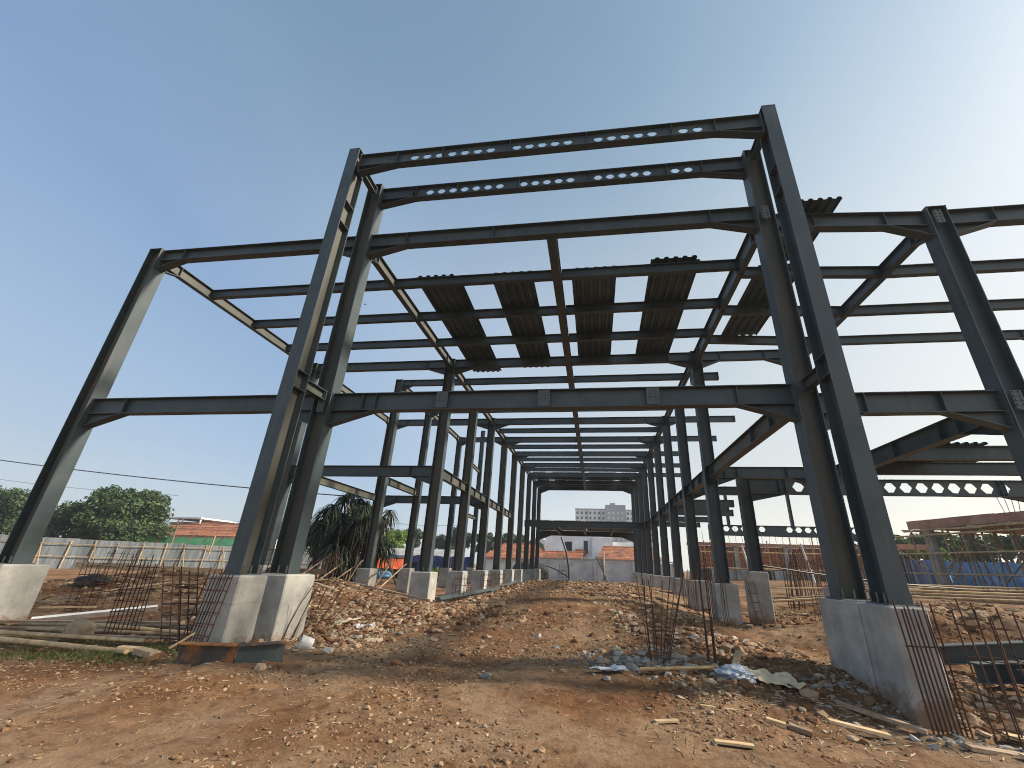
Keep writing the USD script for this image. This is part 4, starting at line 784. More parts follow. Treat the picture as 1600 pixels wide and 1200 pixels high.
for i, (x, y, s) in enumerate(ROCKS):
    m = trimesh.creation.icosphere(2); v = np.array(m.vertices)
    v = v * (1 + 1.1 * (meshkit.fbm(v * 1.5 + i * 5.1, 3, i) - .5))[:, None] * np.array([RNG.uniform(.85, 1.3), RNG.uniform(.7, 1.1), RNG.uniform(.5, .8)]) * s
    solo('loose_stone', (v + [x, y, g1(x, y) + s * .22], m.faces), 'stone_grey' if i % 3 == 0 else 'stone', 'fist to head sized stone lying loose on the site soil', 'stone', 'loose stones on the soil', tone=np.full(len(v), RNG.uniform(.3, .9)))

# ------------------------------------------------------------------ grass and weeds
def blades(n, sampler, h, seed, w=.006):
    rg = np.random.default_rng(seed); x, y = sampler(rg, n); z = ground(x, y) - .01
    a = rg.uniform(0, 2 * np.pi, n); hh = rg.uniform(.4, 1, n) * h; lx, ly = rg.normal(0, .4, n) * hh, rg.normal(0, .4, n) * hh
    dx, dy = np.cos(a) * w, np.sin(a) * w
    v = np.stack([np.stack([x - dx, y - dy, z], -1), np.stack([x + dx, y + dy, z], -1), np.stack([x + lx * .4 + dx * .6, y + ly * .4 + dy * .6, z + hh * .65], -1), np.stack([x + lx, y + ly, z + hh], -1)], 1)
    f = np.arange(n)[:, None, None] * 4 + np.array([[0, 1, 2], [0, 2, 3]])
    return v.reshape(-1, 3), f.reshape(-1, 3)
BL = blades(4200, mixs((2, blob(-1.9, -2.0, .9, .14)), (2, blob(-.72, -1.72, .35, .2)), (1, blob(-.9, -2.15, .5, .14)), (.6, blob(-3.0, -1.4, .8, .2)), (.4, blob(-1.6, -1.25, .5, .2)), (.15, rect(3, 9, -3.5, -1)), (.5, blob(14.4, 12.0, .8, .4))), .085, 4)
solo('grass', BL, 'grass', 'patchy short grass along the edge of the left yard', 'grass', kind='stuff', tone=np.repeat(np.random.default_rng(9).random(len(BL[0]) // 4), 4))

# ------------------------------------------------------------------ trees
def leaves(centers, n, spread, size, seed, flat=.55):
    rg = np.random.default_rng(seed)
    k = rg.integers(0, len(centers), n)
    d = rg.normal(0, 1, (n, 3)); d /= np.linalg.norm(d, axis=1, keepdims=True)
    r = spread[k][:, None] if np.ndim(spread) else spread
    p = centers[k] + d * r * (rg.random((n, 1)) ** .45)
    nrm = d + rg.normal(0, .55, (n, 3)); nrm[:, 2] += .35; nrm /= np.linalg.norm(nrm, axis=1, keepdims=True)
    t = np.cross(nrm, rg.normal(0, 1, (n, 3))); t /= np.linalg.norm(t, axis=1, keepdims=True); b = np.cross(nrm, t)
    s = size * rg.uniform(.6, 1.35, (n, 1))
    v = np.stack([p - t * s, p - b * s * flat, p + t * s + nrm * s * -.2, p + b * s * flat], 1)
    f = np.arange(n)[:, None, None] * 4 + np.array([[0, 1, 2], [0, 2, 3]])
    return v.reshape(-1, 3), f.reshape(-1, 3)
def tree(name, label, x, y, zb, h, rx, ry, rz, nleaf, size, mat, seed, nclump=46, group=None, trunk_r=.25, cr=.32):
    rg = np.random.default_rng(seed)
    t = thing(name, label, 'tree', (x, y, zb), group)
    zc = zb + h - rz
    d = rg.normal(0, 1, (nclump, 3)); d /= np.linalg.norm(d, axis=1, keepdims=True); d[:, 2] = np.where(d[:, 2] < -.5, -d[:, 2], d[:, 2])
    c = np.array([x, y, zc]) + d * np.array([rx, ry, rz]) * rg.uniform(.45, .92, (nclump, 1))
    sp = rg.uniform(.6, 1.2, nclump) * cr * min(rx, rz)
    part(t, 'crown', leaves(c, nleaf, sp, size, seed), mat, tone=np.repeat(rg.random(nleaf), 4))
    m = MB().tube([(x, y, zb - .2), (x + .1, y, zb + (zc - zb) * .5), (x, y, zc)], [trunk_r, trunk_r * .75, trunk_r * .5], 8)
    for k in range(7):
        q = c[rg.integers(0, nclump)]
        m.tube([(x + .05, y, zb + (zc - zb) * .55), (np.array([x, y, zc]) + q) / 2, q], [trunk_r * .4, trunk_r * .25, .04], 6)
    part(t, 'trunk', m, 'bark', smooth=40)
tree('broad_tree', 'big dark green tree behind the sheet fence, between the first two columns', -62, 45, .1, 10.6, 7.2, 5, 5.0, 30000, .22, 'leaf', 11, 95, cr=.26)
tree('small_tree', 'low bushy tree at the foot of the big dark tree, just behind the fence', -59.5, 42.5, 0, 6.2, 5.0, 3, 2.9, 11000, .2, 'leaf', 15, 44)
tree('broad_tree', 'lower green tree in front of the big dark one behind the sheet fence', -69.5, 44, .1, 8.6, 7.0, 4.5, 4.2, 22000, .22, 'leaf', 12, 50)
tree('broad_tree', 'round green tree cut by the left edge behind the sheet fence', -85, 45, .1, 10.8, 6.2, 5, 5.2, 20000, .22, 'leaf', 13, 60)
tree('broad_tree', 'bright light green tree beyond the long grey roof', -27.5, 60, .2, 6.3, 3.6, 3, 2.7, 11000, .18, 'leaf_light', 14, 40)
for i, (x, y, h, r) in enumerate(((-38, 92, 9.2, 4.2), (-31, 92, 7.6, 3.6), (-25.5, 90, 9.0, 3.4), (-19, 90, 8.2, 4.2), (-13.5, 92, 8.6, 4.0), (-8.5, 92, 7.0, 3.5))):
    tree('far_tree', f'{ORD[i]} hazy tree from the left on the skyline behind the blue sheets', x, y, .2, h, r, 3.5, h * .34, 3200, .4, 'leaf_far', 20 + i, 26)
for i, (x, y, h, r) in enumerate(((39, 46, 5.6, 3.5), (44.5, 46, 6.0, 4.0), (50.5, 45, 6.2, 4.2), (57, 44, 6.6, 4.2))):
    tree('broad_tree', f'{ORD[i]} dark tree from the left behind the scaffolded slab', x, y, .8, h, r, 3.5, h * .36, 5200, .26, 'leaf', 40 + i, 34)
tree('small_tree', 'bright green shrub before the dark trees, above the right blue tarpaulin', 37.5, 38, 1.0, 3.6, 2.6, 1.5, 1.0, 2500, .16, 'leaf_light', 60, 20, trunk_r=.08)
tree('small_tree', 'green foliage behind the palm clump at the left pair', -13.5, 22, .3, 4.2, 2.6, 2.0, 1.8, 3500, .16, 'leaf', 61, 26, trunk_r=.1)

def screw_palm():
    rg = np.random.default_rng(77); cx, cy, zb = -7.5, 14.0, .45
    t = thing('screw_palm', 'dark clump of strap leaved palm on many thin stems behind the left pair', 'palm tree', (cx, cy, zb))
    heads = []
    for k in range(56):
        a = rg.uniform(0, 2 * np.pi); sp = rg.uniform(0, 1) ** .6 * 2.55; h = rg.uniform(1.9, 5.1) * (1 - .10 * sp)
        bx, by = cx + .5 + rg.normal(0, .8) + .25 * sp * math.cos(a), cy + rg.normal(0, .6)
        top = np.array([cx + math.cos(a) * sp, cy + math.sin(a) * sp * .8, zb + h])
        pts = [(bx, by, zb - .2), (bx * .6 + top[0] * .4, by * .6 + top[1] * .4, zb + h * .5), tuple(top)]
        part(t, 'stem', MB().tube(pts, [.055, .045, .04], 6), 'palm_stem', smooth=40)
        heads.append(top)
    def straps(heads, n, L, w, droop, seed, zoff=0):
        rg = np.random.default_rng(seed); m = MB()
        for hd in heads:
            for j in range(n):
                a = rg.uniform(0, 2 * np.pi); e = rg.uniform(-.3, 1.2); l = L * rg.uniform(.6, 1.15)
                d = np.array([math.cos(a) * math.cos(e), math.sin(a) * math.cos(e), math.sin(e)]); s = np.cross(d, Z3); s /= np.linalg.norm(s) + 1e-9
                q = np.linspace(0, 1, 5)
                p = hd + d * l * q[:, None]; p[:, 2] += zoff - droop * l * q ** 2
                ww = w * np.array([.6, 1, .9, .6, .08])
                v = np.vstack([p - s * ww[:, None], p + s * ww[:, None]])
                m.add(v, [[i, i + 1, i + 6, i + 5] for i in range(4)])
        return m
    part(t, 'crown', straps(heads, 40, .95, .040, 1.05, 5), 'leaf_palm', tone=np.repeat(rg.random(len(heads) * 40), 10))
    part(t, 'dead_skirt', straps(heads, 14, 1.1, .026, 1.7, 6, -.15), 'palm_dead', tone=np.repeat(rg.random(len(heads) * 14), 10))
screw_palm()
def sprout(label, x, y, h, seed):
    rg = np.random.default_rng(seed); m = MB(); zb = g1(x, y)
    for j in range(9):
        a = rg.uniform(0, 2 * np.pi); d = np.array([math.cos(a) * .5, math.sin(a) * .5, 1.0]); s = np.cross(d, Z3); s /= np.linalg.norm(s); q = np.linspace(0, 1, 5); l = h * rg.uniform(.7, 1.1)
        p = np.array([x, y, zb]) + d * l * q[:, None]; p[:, 2] -= .35 * l * q ** 2
        w = .11 * np.array([.3, .9, 1, .7, .05]); m.add(np.vstack([p - s * w[:, None], p + s * w[:, None]]), [[i, i + 1, i + 6, i + 5] for i in range(4)])
    t = thing('banana_plant', label, 'plant', (x, y, zb)); part(t, 'leaves', m, 'leaf_light', tone=np.repeat(rg.random(9), 10)); part(t, 'stem', MB().tube([(x, y, zb - .1), (x, y, zb + h * .3)], [.06, .04], 7), 'leaf_light', tone=np.full(14, .5))
sprout('small broad leaved plant beside the nearest brown column, before blue sheets', -4.4, 20, 1.9, 3)

# ------------------------------------------------------------------ zinc sheet fence with bamboo props
def fence():
    t = thing('sheet_fence', 'long grey zinc sheet fence on bamboo props across the left background', 'fence', (-38, 26, .1))
    A, B, C_ = np.array([-48, 5.5, 0.]), np.array([-32, 33, 0.]), np.array([-24, 46.5, 0])
    d = (B - A) / np.linalg.norm(B - A); n = np.array([d[1], -d[0], 0]); L = np.linalg.norm(C_ - A)
    N = 46; w = L / N
    for k in range(N):
        a = A + d * w * k; zt = 2.50 + RNG.normal(0, .03) - .008 * k * 0; z0 = .0
        m = MB(); seg = 6
        for j in range(seg):
            off = .018 * (j % 2)
            m.bar(a + d * w * j / seg, a + d * w * (j + 1) / seg, n, Z3, off + (.004 if k % 2 else 0), off + .003 + (.004 if k % 2 else 0), z0, zt)
        part(t, 'zinc_sheet', m, 'zinc')
    k = 0
    while k * 1.55 < L:
        a = A + d * (1.55 * k + RNG.normal(0, .12)); hh = RNG.uniform(2.3, 2.55)
        ln = RNG.normal(0, .05)
        part(t, 'post', MB().tube([a + n * .14 - Z3 * .2, a + n * .14 + d * ln + Z3 * hh], .04, 6), 'bamboo' if k % 3 else 'bamboo_grey')
        if k % 2 == 0:
            part(t, 'brace', MB().tube([a + n * 1.1 + d * .3 - Z3 * .1, a + n * .2 + Z3 * 2.0], .035, 6), 'bamboo_grey')
        k += 1
    for z in (1.05, 2.12):
        for i in range(8):
            a, b = A + d * L * i / 8 - d * .2, A + d * L * (i + 1) / 8 + d * .2
            part(t, 'rail', MB().tube([a + n * .2 + Z3 * (z + RNG.normal(0, .05)), b + n * .2 + Z3 * (z + RNG.normal(0, .05))], .032, 6), 'bamboo_grey')
fence()
board('fence_gate_post', 'single tall bamboo stake standing before the fence near the left pair', 'stake', (-30.5, 29, 1.5), (-30.4, 29, 3.2), .1, .1, 'bamboo')

# ------------------------------------------------------------------ houses and walls behind
def gable_roof(t, x0, x1, y0, y1, ze, zr, mat, courses=9, hip=0.0):
    """Two slopes with rows of tiles as overlapping courses, ridge along x."""
    ym = (y0 + y1) / 2
    for side, ya in ((-1, y0), (1, y1)):
        for c in range(courses):
            s0, s1 = c / courses, (c + 1.12) / courses
            p = lambda s: (ya + (ym - ya) * min(s, 1), ze + (zr - ze) * min(s, 1) + .03 * (1 if s == s0 else 0))
            (ya0, za0), (ya1, za1) = p(s0), p(s1)
            h0, h1 = hip * s0, hip * s1
            m = MB()
            v = [(x0 + h0, ya0, za0), (x1 - h0, ya0, za0), (x1 - h1, ya1, za1), (x0 + h1, ya1, za1)]
            m.add(v + [(a, b, c_ - .05) for a, b, c_ in v], [[0, 1, 2, 3], [7, 6, 5, 4], [0, 4, 5, 1], [1, 5, 6, 2], [2, 6, 7, 3], [3, 7, 4, 0]])
            part(t, 'tile_course', m, mat)
    part(t, 'ridge', MB().tube([(x0 + hip, ym, zr), (x1 - hip, ym, zr)], .12, 8), mat)
def walls(t, x0, x1, y0, y1, z0, z1, mat, th=.2):
    part(t, 'wall', MB().box(x0, x1, y0, y1, z0, z1), mat)
def window(t, x0, x1, y, z0, z1, frame='white_wall'):
    f = part(t, 'window', MB().box(x0, x1, y - .05, y + .02, z0, z1), frame)
    part(f, 'pane', MB().box(x0 + .07, x1 - .07, y - .06, y - .045, z0 + .07, z1 - .07), 'window_dark')
# left houses beyond the fence
t = thing('house', 'house with old red brown tiled roof beyond the fence, left of the left pair', 'house', (-62, 60, 0))
walls(t, -72, -53, 57, 66, 0, 4.6, 'white_wall'); gable_roof(t, -72.6, -52.4, 56.3, 66.7, 4.5, 6.9, 'tile', hip=1.5)
t = thing('house', 'dark roofed house behind the red brown one beyond the fence', 'house', (-58, 72, 0))
walls(t, -68, -50, 69, 78, 0, 5.6, 'grey_wall'); gable_roof(t, -69, -49, 68, 79, 5.6, 8.4, 'tile_old', hip=2.5)
t = thing('house', 'pale flat roofed structure right of the big dark tree', 'house', (-70, 66, 0))
walls(t, -73.5, -68.5, 62, 68, 0, 7.0, 'grey_wall'); part(t, 'roof', MB().box(-74.5, -66.0, 61, 69, 7.6, 7.85), 'white_wall')
for x in (-74, -70.2, -66.4): part(t, 'post', MB().box(x, x + .2, 61.2, 61.4, 5.5, 7.59), 'white_wall')
t = thing('green_stall', 'bright green boarded shed just behind the sheet fence', 'shed', (-46, 40, 0))
part(t, 'board_wall', MB().bar((-62, 47, 0), (-40, 47.5, 0), (0, 1, 0), Z3, 0, .2, 0, 3.75), 'green_paint')
for i in range(7): part(t, 'strut', MB().tube([(-60 + 2.5 * i, 46.8, 2.6), (-59 + 2.5 * i, 46.8, 4.1)], .06, 6), 'tile')
for i in range(2): part(t, 'rail', MB().bar((-57, 46.9 - .04, 2.2 + .7 * i), (-40, 47.4 - .04, 2.2 + .7 * i), (0, 1, 0), Z3, -.05, .0, 0, .08), 'green_paint')
t = thing('utility_pole', 'utility pole beyond the fence left of the left pair', 'pole', (-47, 40, 0))
part(t, 'post', MB().tube([(-47, 40, 0), (-47.2, 40, 5.6)], [.14, .10], 8), 'bark'); part(t, 'crossarm', MB().bar((-47.9, 39.8, 5.0), (-46.5, 39.8, 5.0), (0, 1, 0), Z3, -.05, .05, 0, .1), 'bark')
t = thing('street_lamp', 'street lamp arm peeping out left of the left pair above the roofs', 'street lamp', (-35.5, 42, 0))
part(t, 'post', MB().tube([(-36.2, 42, 0), (-36.2, 42, 6.3), (-36.6, 42, 6.75), (-38.6, 42, 6.95)], [.09, .07, .05, .04], 8), 'iron', smooth=40); part(t, 'lamp_head', MB().box(-39.3, -38.5, 41.85, 42.15, 6.92, 7.05), 'iron')
def cable(label, P, Q, sag, r=.02):
    s = np.linspace(0, 1, 24)[:, None]; p = np.array(P) + (np.array(Q) - np.array(P)) * s; p[:, 2] -= sag * 4 * (s * (1 - s))[:, 0]
    solo('overhead_cable', MB().tube(p, r, 5), 'wire', label, 'cable')
cable('thick overhead cable crossing the sky above the left trees', (-75, 30, 12.4), (-14, 30, 7.2), .5, .055)
cable('thin overhead wire above the tree at the left edge', (-110, 50, 14.0), (-60, 50, 10.2), .6, .03)
for i in range(4): cable(f'{ORD[i]} low wire from the top, strung right from the utility pole', (-47.1, 39.8, 5.3 - .25 * i), (-30, 39, 6.0 - .45 * i), .15, .02)
cable('long wire dipping across the foot of the left trees', (-90, 40, 4.3), (-47.1, 39.8, 4.3), .4, .025)
cable('thin wire behind the slim columns above the bright green tree', (-32, 62, 8.0), (-17, 62, 7.6), .3, .03)
# long shed, tarpaulins
t = thing('long_shed', 'low shed with a long grey corrugated roof behind the slim columns', 'shed', (-15, 41, 0))
walls(t, -21, -9.5, 40, 44, 0, 2.15, 'grey_wall')
for i in range(12): part(t, 'roof_sheet', MB().bar((-21.3 + i * 1.0, 39.3, 2.2 + .01 * (i % 2)), (-20.32 + i * 1.0, 39.3, 2.2 + .01 * (i % 2)), (0, .965, .26), (0, -.26, .965), 0, 3.4, 0, .02), 'grey_roof')
part(t, 'fascia', MB().box(-21.4, -9.2, 39.2, 39.28, 2.0, 2.26), 'grey_roof')
for i in range(3): part(t, 'door', MB().box(-13.4 + i * 1.1, -12.7 + i * 1.1, 39.9, 39.99, .1, 1.9), 'white_plastic')
def drape(name, label, P, Q, z0, z1, mat, folds=.12, seed=0, sagy=0.0, cat='tarpaulin', lean=0.0):
    P, Q = np.array(P, float), np.array(Q, float); n, m = 40, 8
    d = (Q - P) / np.linalg.norm(Q - P); nn = np.array([d[1], -d[0], 0]); top = []
    for i in range(n):
        for j in range(m):
            s, h = i / (n - 1), j / (m - 1)
            f = folds * (meshkit.fbm(np.array([s * 9 + seed, h * 1.2, seed * 1.7]), 3, seed) - .5) * (.4 + h)
            z = z1 - (z1 - z0) * h - sagy * math.sin(math.pi * s) * (1 - h) + .1 * (meshkit.noise(np.array([s * 6, seed, 0.])) - .5)
            top.append(P + (Q - P) * s + nn * (float(f) * 2 + lean * h) + Z3 * z)
    top = np.array(top); i = np.arange(n * m).reshape(n, m)
    f = np.stack([i[:-1, :-1], i[1:, :-1], i[1:, 1:], i[:-1, 1:]], -1).reshape(-1, 4)
    return solo(name, MB().add(top, f).add(top - nn * .012, f[:, ::-1]), mat, label, cat, smooth=60)
drape('tarpaulin', 'bright orange tarpaulin stretched over a low shelter beside the palm', (-13.6, 28, 0), (-9.8, 28.3, 0), 1.05, 1.95, 'orange_tarp', .3, 1, .12, lean=.9)
drape('tarpaulin', 'blue corner of tarpaulin above the orange one', (-13.0, 28.6, 0), (-11.6, 28.6, 0), 1.7, 2.2, 'light_blue', .3, 2)
t = thing('site_shelter', 'dark low shelter of poles under the orange tarpaulin', 'shelter', (-11.7, 29, 0))
for x in (-13.4, -11.7, -10.0): part(t, 'post', MB().tube([(x, 28.4, 0), (x, 28.4, 1.7)], .05, 6), 'bamboo_grey')
part(t, 'back_wall', MB().box(-13.4, -10, 30, 30.1, 0, 1.6), 'dark_cloth'); part(t, 'roof_pole', MB().tube([(-13.6, 28.4, 1.75), (-9.8, 28.4, 1.7)], .05, 6), 'bamboo_grey')
lump('blue_heap', 'pale blue and white plastic heap under the orange tarpaulin', 'plastic heap', (-11.5, 27, .35), (.9, .4, .3), 'light_blue', 9, .4)
for i, (a, b) in enumerate(((-14.6, -12.2), (-12.1, -9.6), (-9.5, -7.3))):
    drape('blue_sheet', f'{ORD[i]} hanging navy blue sheet from the left behind the slim columns', (a, 38, 0), (b, 38, 0), .2, 2.3, 'navy_tarp', .3, 4 + i, cat='tarpaulin')
# tiled houses left of the road end, white plaster
t = thing('house', 'white house with orange tiled hipped roof left of the far road end', 'house', (-5, 54, 0))
walls(t, -9, -.8, 51, 58, 0, 2.6, 'white_wall'); gable_roof(t, -9.6, -.2, 50.3, 58.7, 2.5, 4.5, 'tile', hip=2.2)
t = thing('house', 'house with orange tiled roof right of the far road end, behind the grey wall', 'house', (11, 56, 0))
walls(t, 6.6, 15, 54, 60, 0, 2.9, 'white_wall'); gable_roof(t, 6.2, 15.4, 53.3, 60.7, 2.8, 4.6, 'tile', hip=1.0)
t = thing('house', 'low tiled lean-to along the grey wall, left of the bent dark pole', 'house', (1.6, 52.6, 0))
walls(t, -1.0, 4.2, 52, 55, 0, 2.8, 'white_wall'); gable_roof(t, -1.2, 4.4, 51.6, 55.4, 2.75, 3.6, 'tile')
t = thing('boundary_wall', 'long grey rendered wall closing the far end of the road', 'wall', (5, 50, 0))
part(t, 'panel', MB().box(-2.2, 6.0, 50, 50.25, -.5, 2.55), 'grey_wall'); part(t, 'panel', MB().box(6.02, 16, 50.05, 50.28, -.5, 2.45), 'grey_wall')
part(t, 'coping', MB().box(-2.3, 16.1, 49.93, 50.33, 2.56, 2.68), 'slab')
for x in (2.0, 6.0, 11): part(t, 'pier', MB().box(x - .15, x + .15, 49.9, 49.98, -.5, 2.5), 'grey_wall')
t = thing('house', 'plain white two storey house with dark window openings above the grey wall', 'house', (3, 62, 0))
walls(t, -1.8, 8.8, 60, 68, 0, 6.3, 'white_wall'); window(t, 1.2, 2.5, 60, 3.9, 5.4); window(t, 4.2, 5.0, 60, 3.6, 5.6); part(t, 'parapet', MB().box(-2, 9, 59.9, 60.1, 6.31, 6.6), 'white_wall')
part(t, 'balcony', MB().box(3.0, 4.6, 59.0, 59.97, 3.3, 4.2), 'tile'); part(t, 'bay', MB().box(5.6, 8.78, 59.5, 59.97, 0, 6.0), 'white_wall')
t = thing('house', 'bright white louvred building right of the white house above the tiled roof', 'house', (12, 66, 0))
walls(t, 8.9, 15.5, 64, 70, 0, 5.7, 'white_wall')
for i in range(4): part(t, 'louvre', MB().box(9.2, 15.2, 63.7, 63.99, 3.4 + .55 * i, 3.6 + .55 * i), 'white_plastic')
def bent(label, pts, r, name='iron_pole', mat='iron', cat='pole'):
    pts = np.array(pts, float); s = np.linspace(0, len(pts) - 1, 20); q = np.stack([np.interp(s, range(len(pts)), pts[:, k]) for k in range(3)], 1)
    solo(name, MB().tube(q, r, 7), mat, label, cat, smooth=40)
bent('bent dark pole standing before the grey wall', [(3.0, 44, 0), (2.9, 44, 1.8), (2.6, 44, 3.4), (2.0, 44, 5.0)], .12, mat='black_hose')
bent('black hose arching down to the foot of the bent dark pole', [(-2.0, 44.2, 2.0), (-.2, 44.2, 1.8), (1.4, 44.2, 1.3), (2.9, 44.2, .5)], .07, 'black_hose', 'black_hose', 'hose')
t = thing('ladder', 'small crooked ladder at the bent dark pole', 'ladder', (2.2, 44.5, 0))
for x in (1.7, 2.6): part(t, 'rail', MB().tube([(x, 44.5, 0), (x + .1, 44.6, 2.0)], .035, 6), 'iron')
for i in range(4): part(t, 'rung', MB().tube([(1.7, 44.5, .4 + .4 * i), (2.7, 44.5, .42 + .4 * i)], .025, 5), 'iron')
t = thing('rod_bundle', 'bundle of dark rods bound in an hourglass before the grey wall', 'rod bundle', (7.2, 46, 0))
for i in range(14):
    a = RNG.uniform(-.4, .4); part(t, 'rod', MB().tube([(7.2 + a, 46, -.1), (7.2 + a * .3, 46, .7), (7.0 - a * 2.2 - .5, 46.2, 2.9)], .022, 5), 'iron')
stick('concrete_post', 'pale post before the grey wall beside the rod bundle', 'post', (7.1, 46.8, 0), (7.1, 46.8, 3.6), .13, 'slab', nodes=False, n=4)
lump('dark_heap', 'dark heap of covered material left of the far road end', 'heap', (-1.2, 40, .8), (2.2, 1.0, 1.2), 'dark_cloth', 12, .25)
# apartment tower, far
def tower(label, x0, x1, y, z1, gx0, gx1, gz):
    t = thing('apartment_tower', label, 'building', ((x0 + x1) / 2, y, 0))
    part(t, 'wing', MB().box(x0, gx0, y, y + 16, 0, z1), 'tower_white'); part(t, 'wing', MB().box(gx1, x1, y, y + 16, 0, z1 - .3), 'tower_white')
    part(t, 'core', MB().box(gx0 + .01, gx1 - .01, y - 2.5, y + 16.5, 0, gz), 'tower_grey'); part(t, 'lift_house', MB().box(gx0 + 3, gx0 + 6, y + 2, y + 8, gz + .01, gz + 1.8), 'tower_grey')
    part(t, 'parapet', MB().box(x0 - .2, gx0 - .01, y - .3, y - .01, z1, z1 + .7), 'tower_grey'); part(t, 'parapet', MB().box(gx1 + .01, x1 + .2, y - .3, y - .01, z1 - .3, z1 + .4), 'tower_grey')
    for a, b in ((x0, gx0), (gx1, x1)):
        n = max(int((b - a) / 2.3), 2)
        for k in range(n):
            xa = a + (k + .5) * (b - a) / n
            if k % 3 == 2: part(t, 'pilaster', MB().box(xa + .75, xa + 1.25, y - .5, y - .01, 0, z1 - .4), 'tower_grey')
            for r in range(7):
                z = z1 - 2.6 - 3.0 * r
                part(t, 'window', MB().box(xa - .6, xa + .6, y - .12, y - .005, z, z + 1.5), 'window_dark')
    for r in range(7):
        for xa in np.linspace(gx0 + 2, gx1 - 2, 4): part(t, 'window', MB().box(xa - .45, xa + .45, y - 2.6, y - 2.505, z1 - 2.6 - 3.0 * r, z1 - 1.5 - 3.0 * r), 'tower_white')
tower('pale grey apartment tower far off above the end of the road', -5.8, 40, 250, 34.4, 12.5, 24.5, 37.2)
t = thing('apartment_tower', 'small blue grey tower peeping out left of the road end', 'building', (-29, 255, 0))
part(t, 'wing', MB().box(-32.5, -29.2, 250, 262, 0, 17.2), 'tower_grey'); part(t, 'wing', MB().box(-29.1, -25.4, 252, 262, 0, 16.6), 'tower_white')
for r in range(4):
    for x in (-28.6, -27.2): part(t, 'window', MB().box(x, x + .8, 251.88, 251.99, 4 + 3 * r, 5.5 + 3 * r), 'window_dark')

# ------------------------------------------------------------------ right: brick building site and scaffolded slab
t = thing('brick_building', 'red brick shell with concrete columns and dark openings beyond the right trench', 'building', (21, 34, 1))
z0 = .9
part(t, 'wall', MB().box(15.0, 31, 35.0, 35.25, z0, 1.95), 'grey_wall')
for c in range(10):                                       # brick courses with recessed joints
    zc = 1.98 + c * .20
    for a, b in ((15.0, 19.0), (19.5, 23.4), (23.9, 27.3), (27.8, 31)):
        off = .25 if c % 2 else 0
        x = a - off
        while x < b:
            xa, xb = max(x, a), min(x + .62, b)
            if xb - xa > .08: part(t, 'brick', MB().box(xa + .01, xb - .01, 34.97 + RNG.uniform(-.012, .012), 35.2, zc, zc + .185), 'brick')
            x += .64
part(t, 'backing', MB().box(15.05, 30.95, 35.05, 35.18, 1.9, 3.96), 'slab')
for x in (15.2, 19.25, 23.65, 27.55, 30.8): part(t, 'concrete_column', MB().box(x - .22, x + .22, 34.7, 34.95, z0 - .5, 4.0), 'concrete')
for x in (16.4, 17.6, 20.6, 22.0, 24.8, 26.3, 28.8): part(t, 'opening', MB().box(x - .4, x + .4, 34.9, 34.96, z0, 1.9), 'window_dark')
part(t, 'ring_beam', MB().box(14.9, 31.1, 34.6, 35.3, 4.0, 4.28), 'formwork')
for i in range(24):
    x = 15.3 + i * .66
    part(t, 'prop', MB().tube([(x, 34.0 + RNG.uniform(-.4, .2), z0 - .4), (x + RNG.normal(0, .12), 34.3, 3.98)], .04, 5), 'bamboo_grey')
for i in range(26):
    x = 15.2 + i * .6
    part(t, 'starter_bar', MB().tube([(x, 34.9, 4.25), (x + RNG.normal(0, .04), 34.9, 4.9 + RNG.uniform(0, .8))], .018, 5), 'iron')
for i, (x, y, d, z) in enumerate(((17.0, 26, .5, 3.6), (21.6, 27, .55, 3.9))):
    stick('plastic_pipe', ['white', 'grey white'][i] + (' leaning pipe before the brick shell, left' if i == 0 else ' leaning pipe before the brick shell, right'), 'pipe', (x + d, y, .8), (x, y, z), .09, 'white_plastic', nodes=False, lift=False)
t = thing('slab_formwork', 'raised concrete slab edge with formwork on bamboo scaffolding at the right', 'building', (30, 20, 1))
A, B = np.array([26.2, 22.4, 0]), np.array([27.2, 6.0, 0]); A, B = np.array([26.3, 22.4, 0.]), np.array([31.0, 6.0, 0.])
d = (B - A) / np.linalg.norm(B - A); n = np.array([-d[1], d[0], 0]); n = n if n[0] > 0 else -n
part(t, 'slab', MB().bar(A, B, n, Z3, .05, 12, 4.70, 5.05), 'slab')
for k in range(7):
    a, b = A + (B - A) * k / 7, A + (B - A) * (k + 1) / 7
    part(t, 'edge_board', MB().bar(a + d * .01, b - d * .01, n, Z3, -.02, .02, 4.62 + RNG.uniform(-.03, .03), 5.14 + RNG.uniform(-.03, .03)), 'formwork')
for k in range(9):
    a, b = A + (B - A) * k / 9, A + (B - A) * (k + 1) / 9
    part(t, 'bearer', MB().tube([a - n * .4 + Z3 * 4.5, b - n * .4 + d * .6 + Z3 * (4.45 + RNG.normal(0, .05))], .06, 6), 'bamboo')
    part(t, 'joist', MB().bar(a - n * .5, a + n * 6, d, Z3, -.05, .05, 4.52, 4.61), 'plank')
for k in range(17):
    for q in (-.3, 1.4, 3.4):
        a = A + (B - A) * (k + .3) / 17 + n * q; z0 = 1.0
        part(t, 'prop', MB().tube([a + n * RNG.normal(0, .1) + Z3 * z0, a + d * RNG.normal(0, .12) + Z3 * 4.55], .05, 6), 'bamboo_grey')
for k in range(18):
    a = A + (B - A) * RNG.uniform(-.15, .85) + n * RNG.uniform(-.4, 3.4); b = a + d * RNG.uniform(1.2, 3) * RNG.choice([-1, 1]) + n * RNG.normal(0, .5)
    part(t, 'brace', MB().tube([a + Z3 * RNG.uniform(1.3, 2.6), b + Z3 * RNG.uniform(3.0, 4.3)], .04, 6), 'bamboo_grey')
for z in (2.0, 3.15, 4.2):
    part(t, 'ledger', MB().tube([A - d * 2.5 - n * .45 + Z3 * z, B - n * .45 + Z3 * (z + .05)], .05, 6), 'bamboo')
for a_, b_ in ((.32, .42), (.36, .45)):
    pass
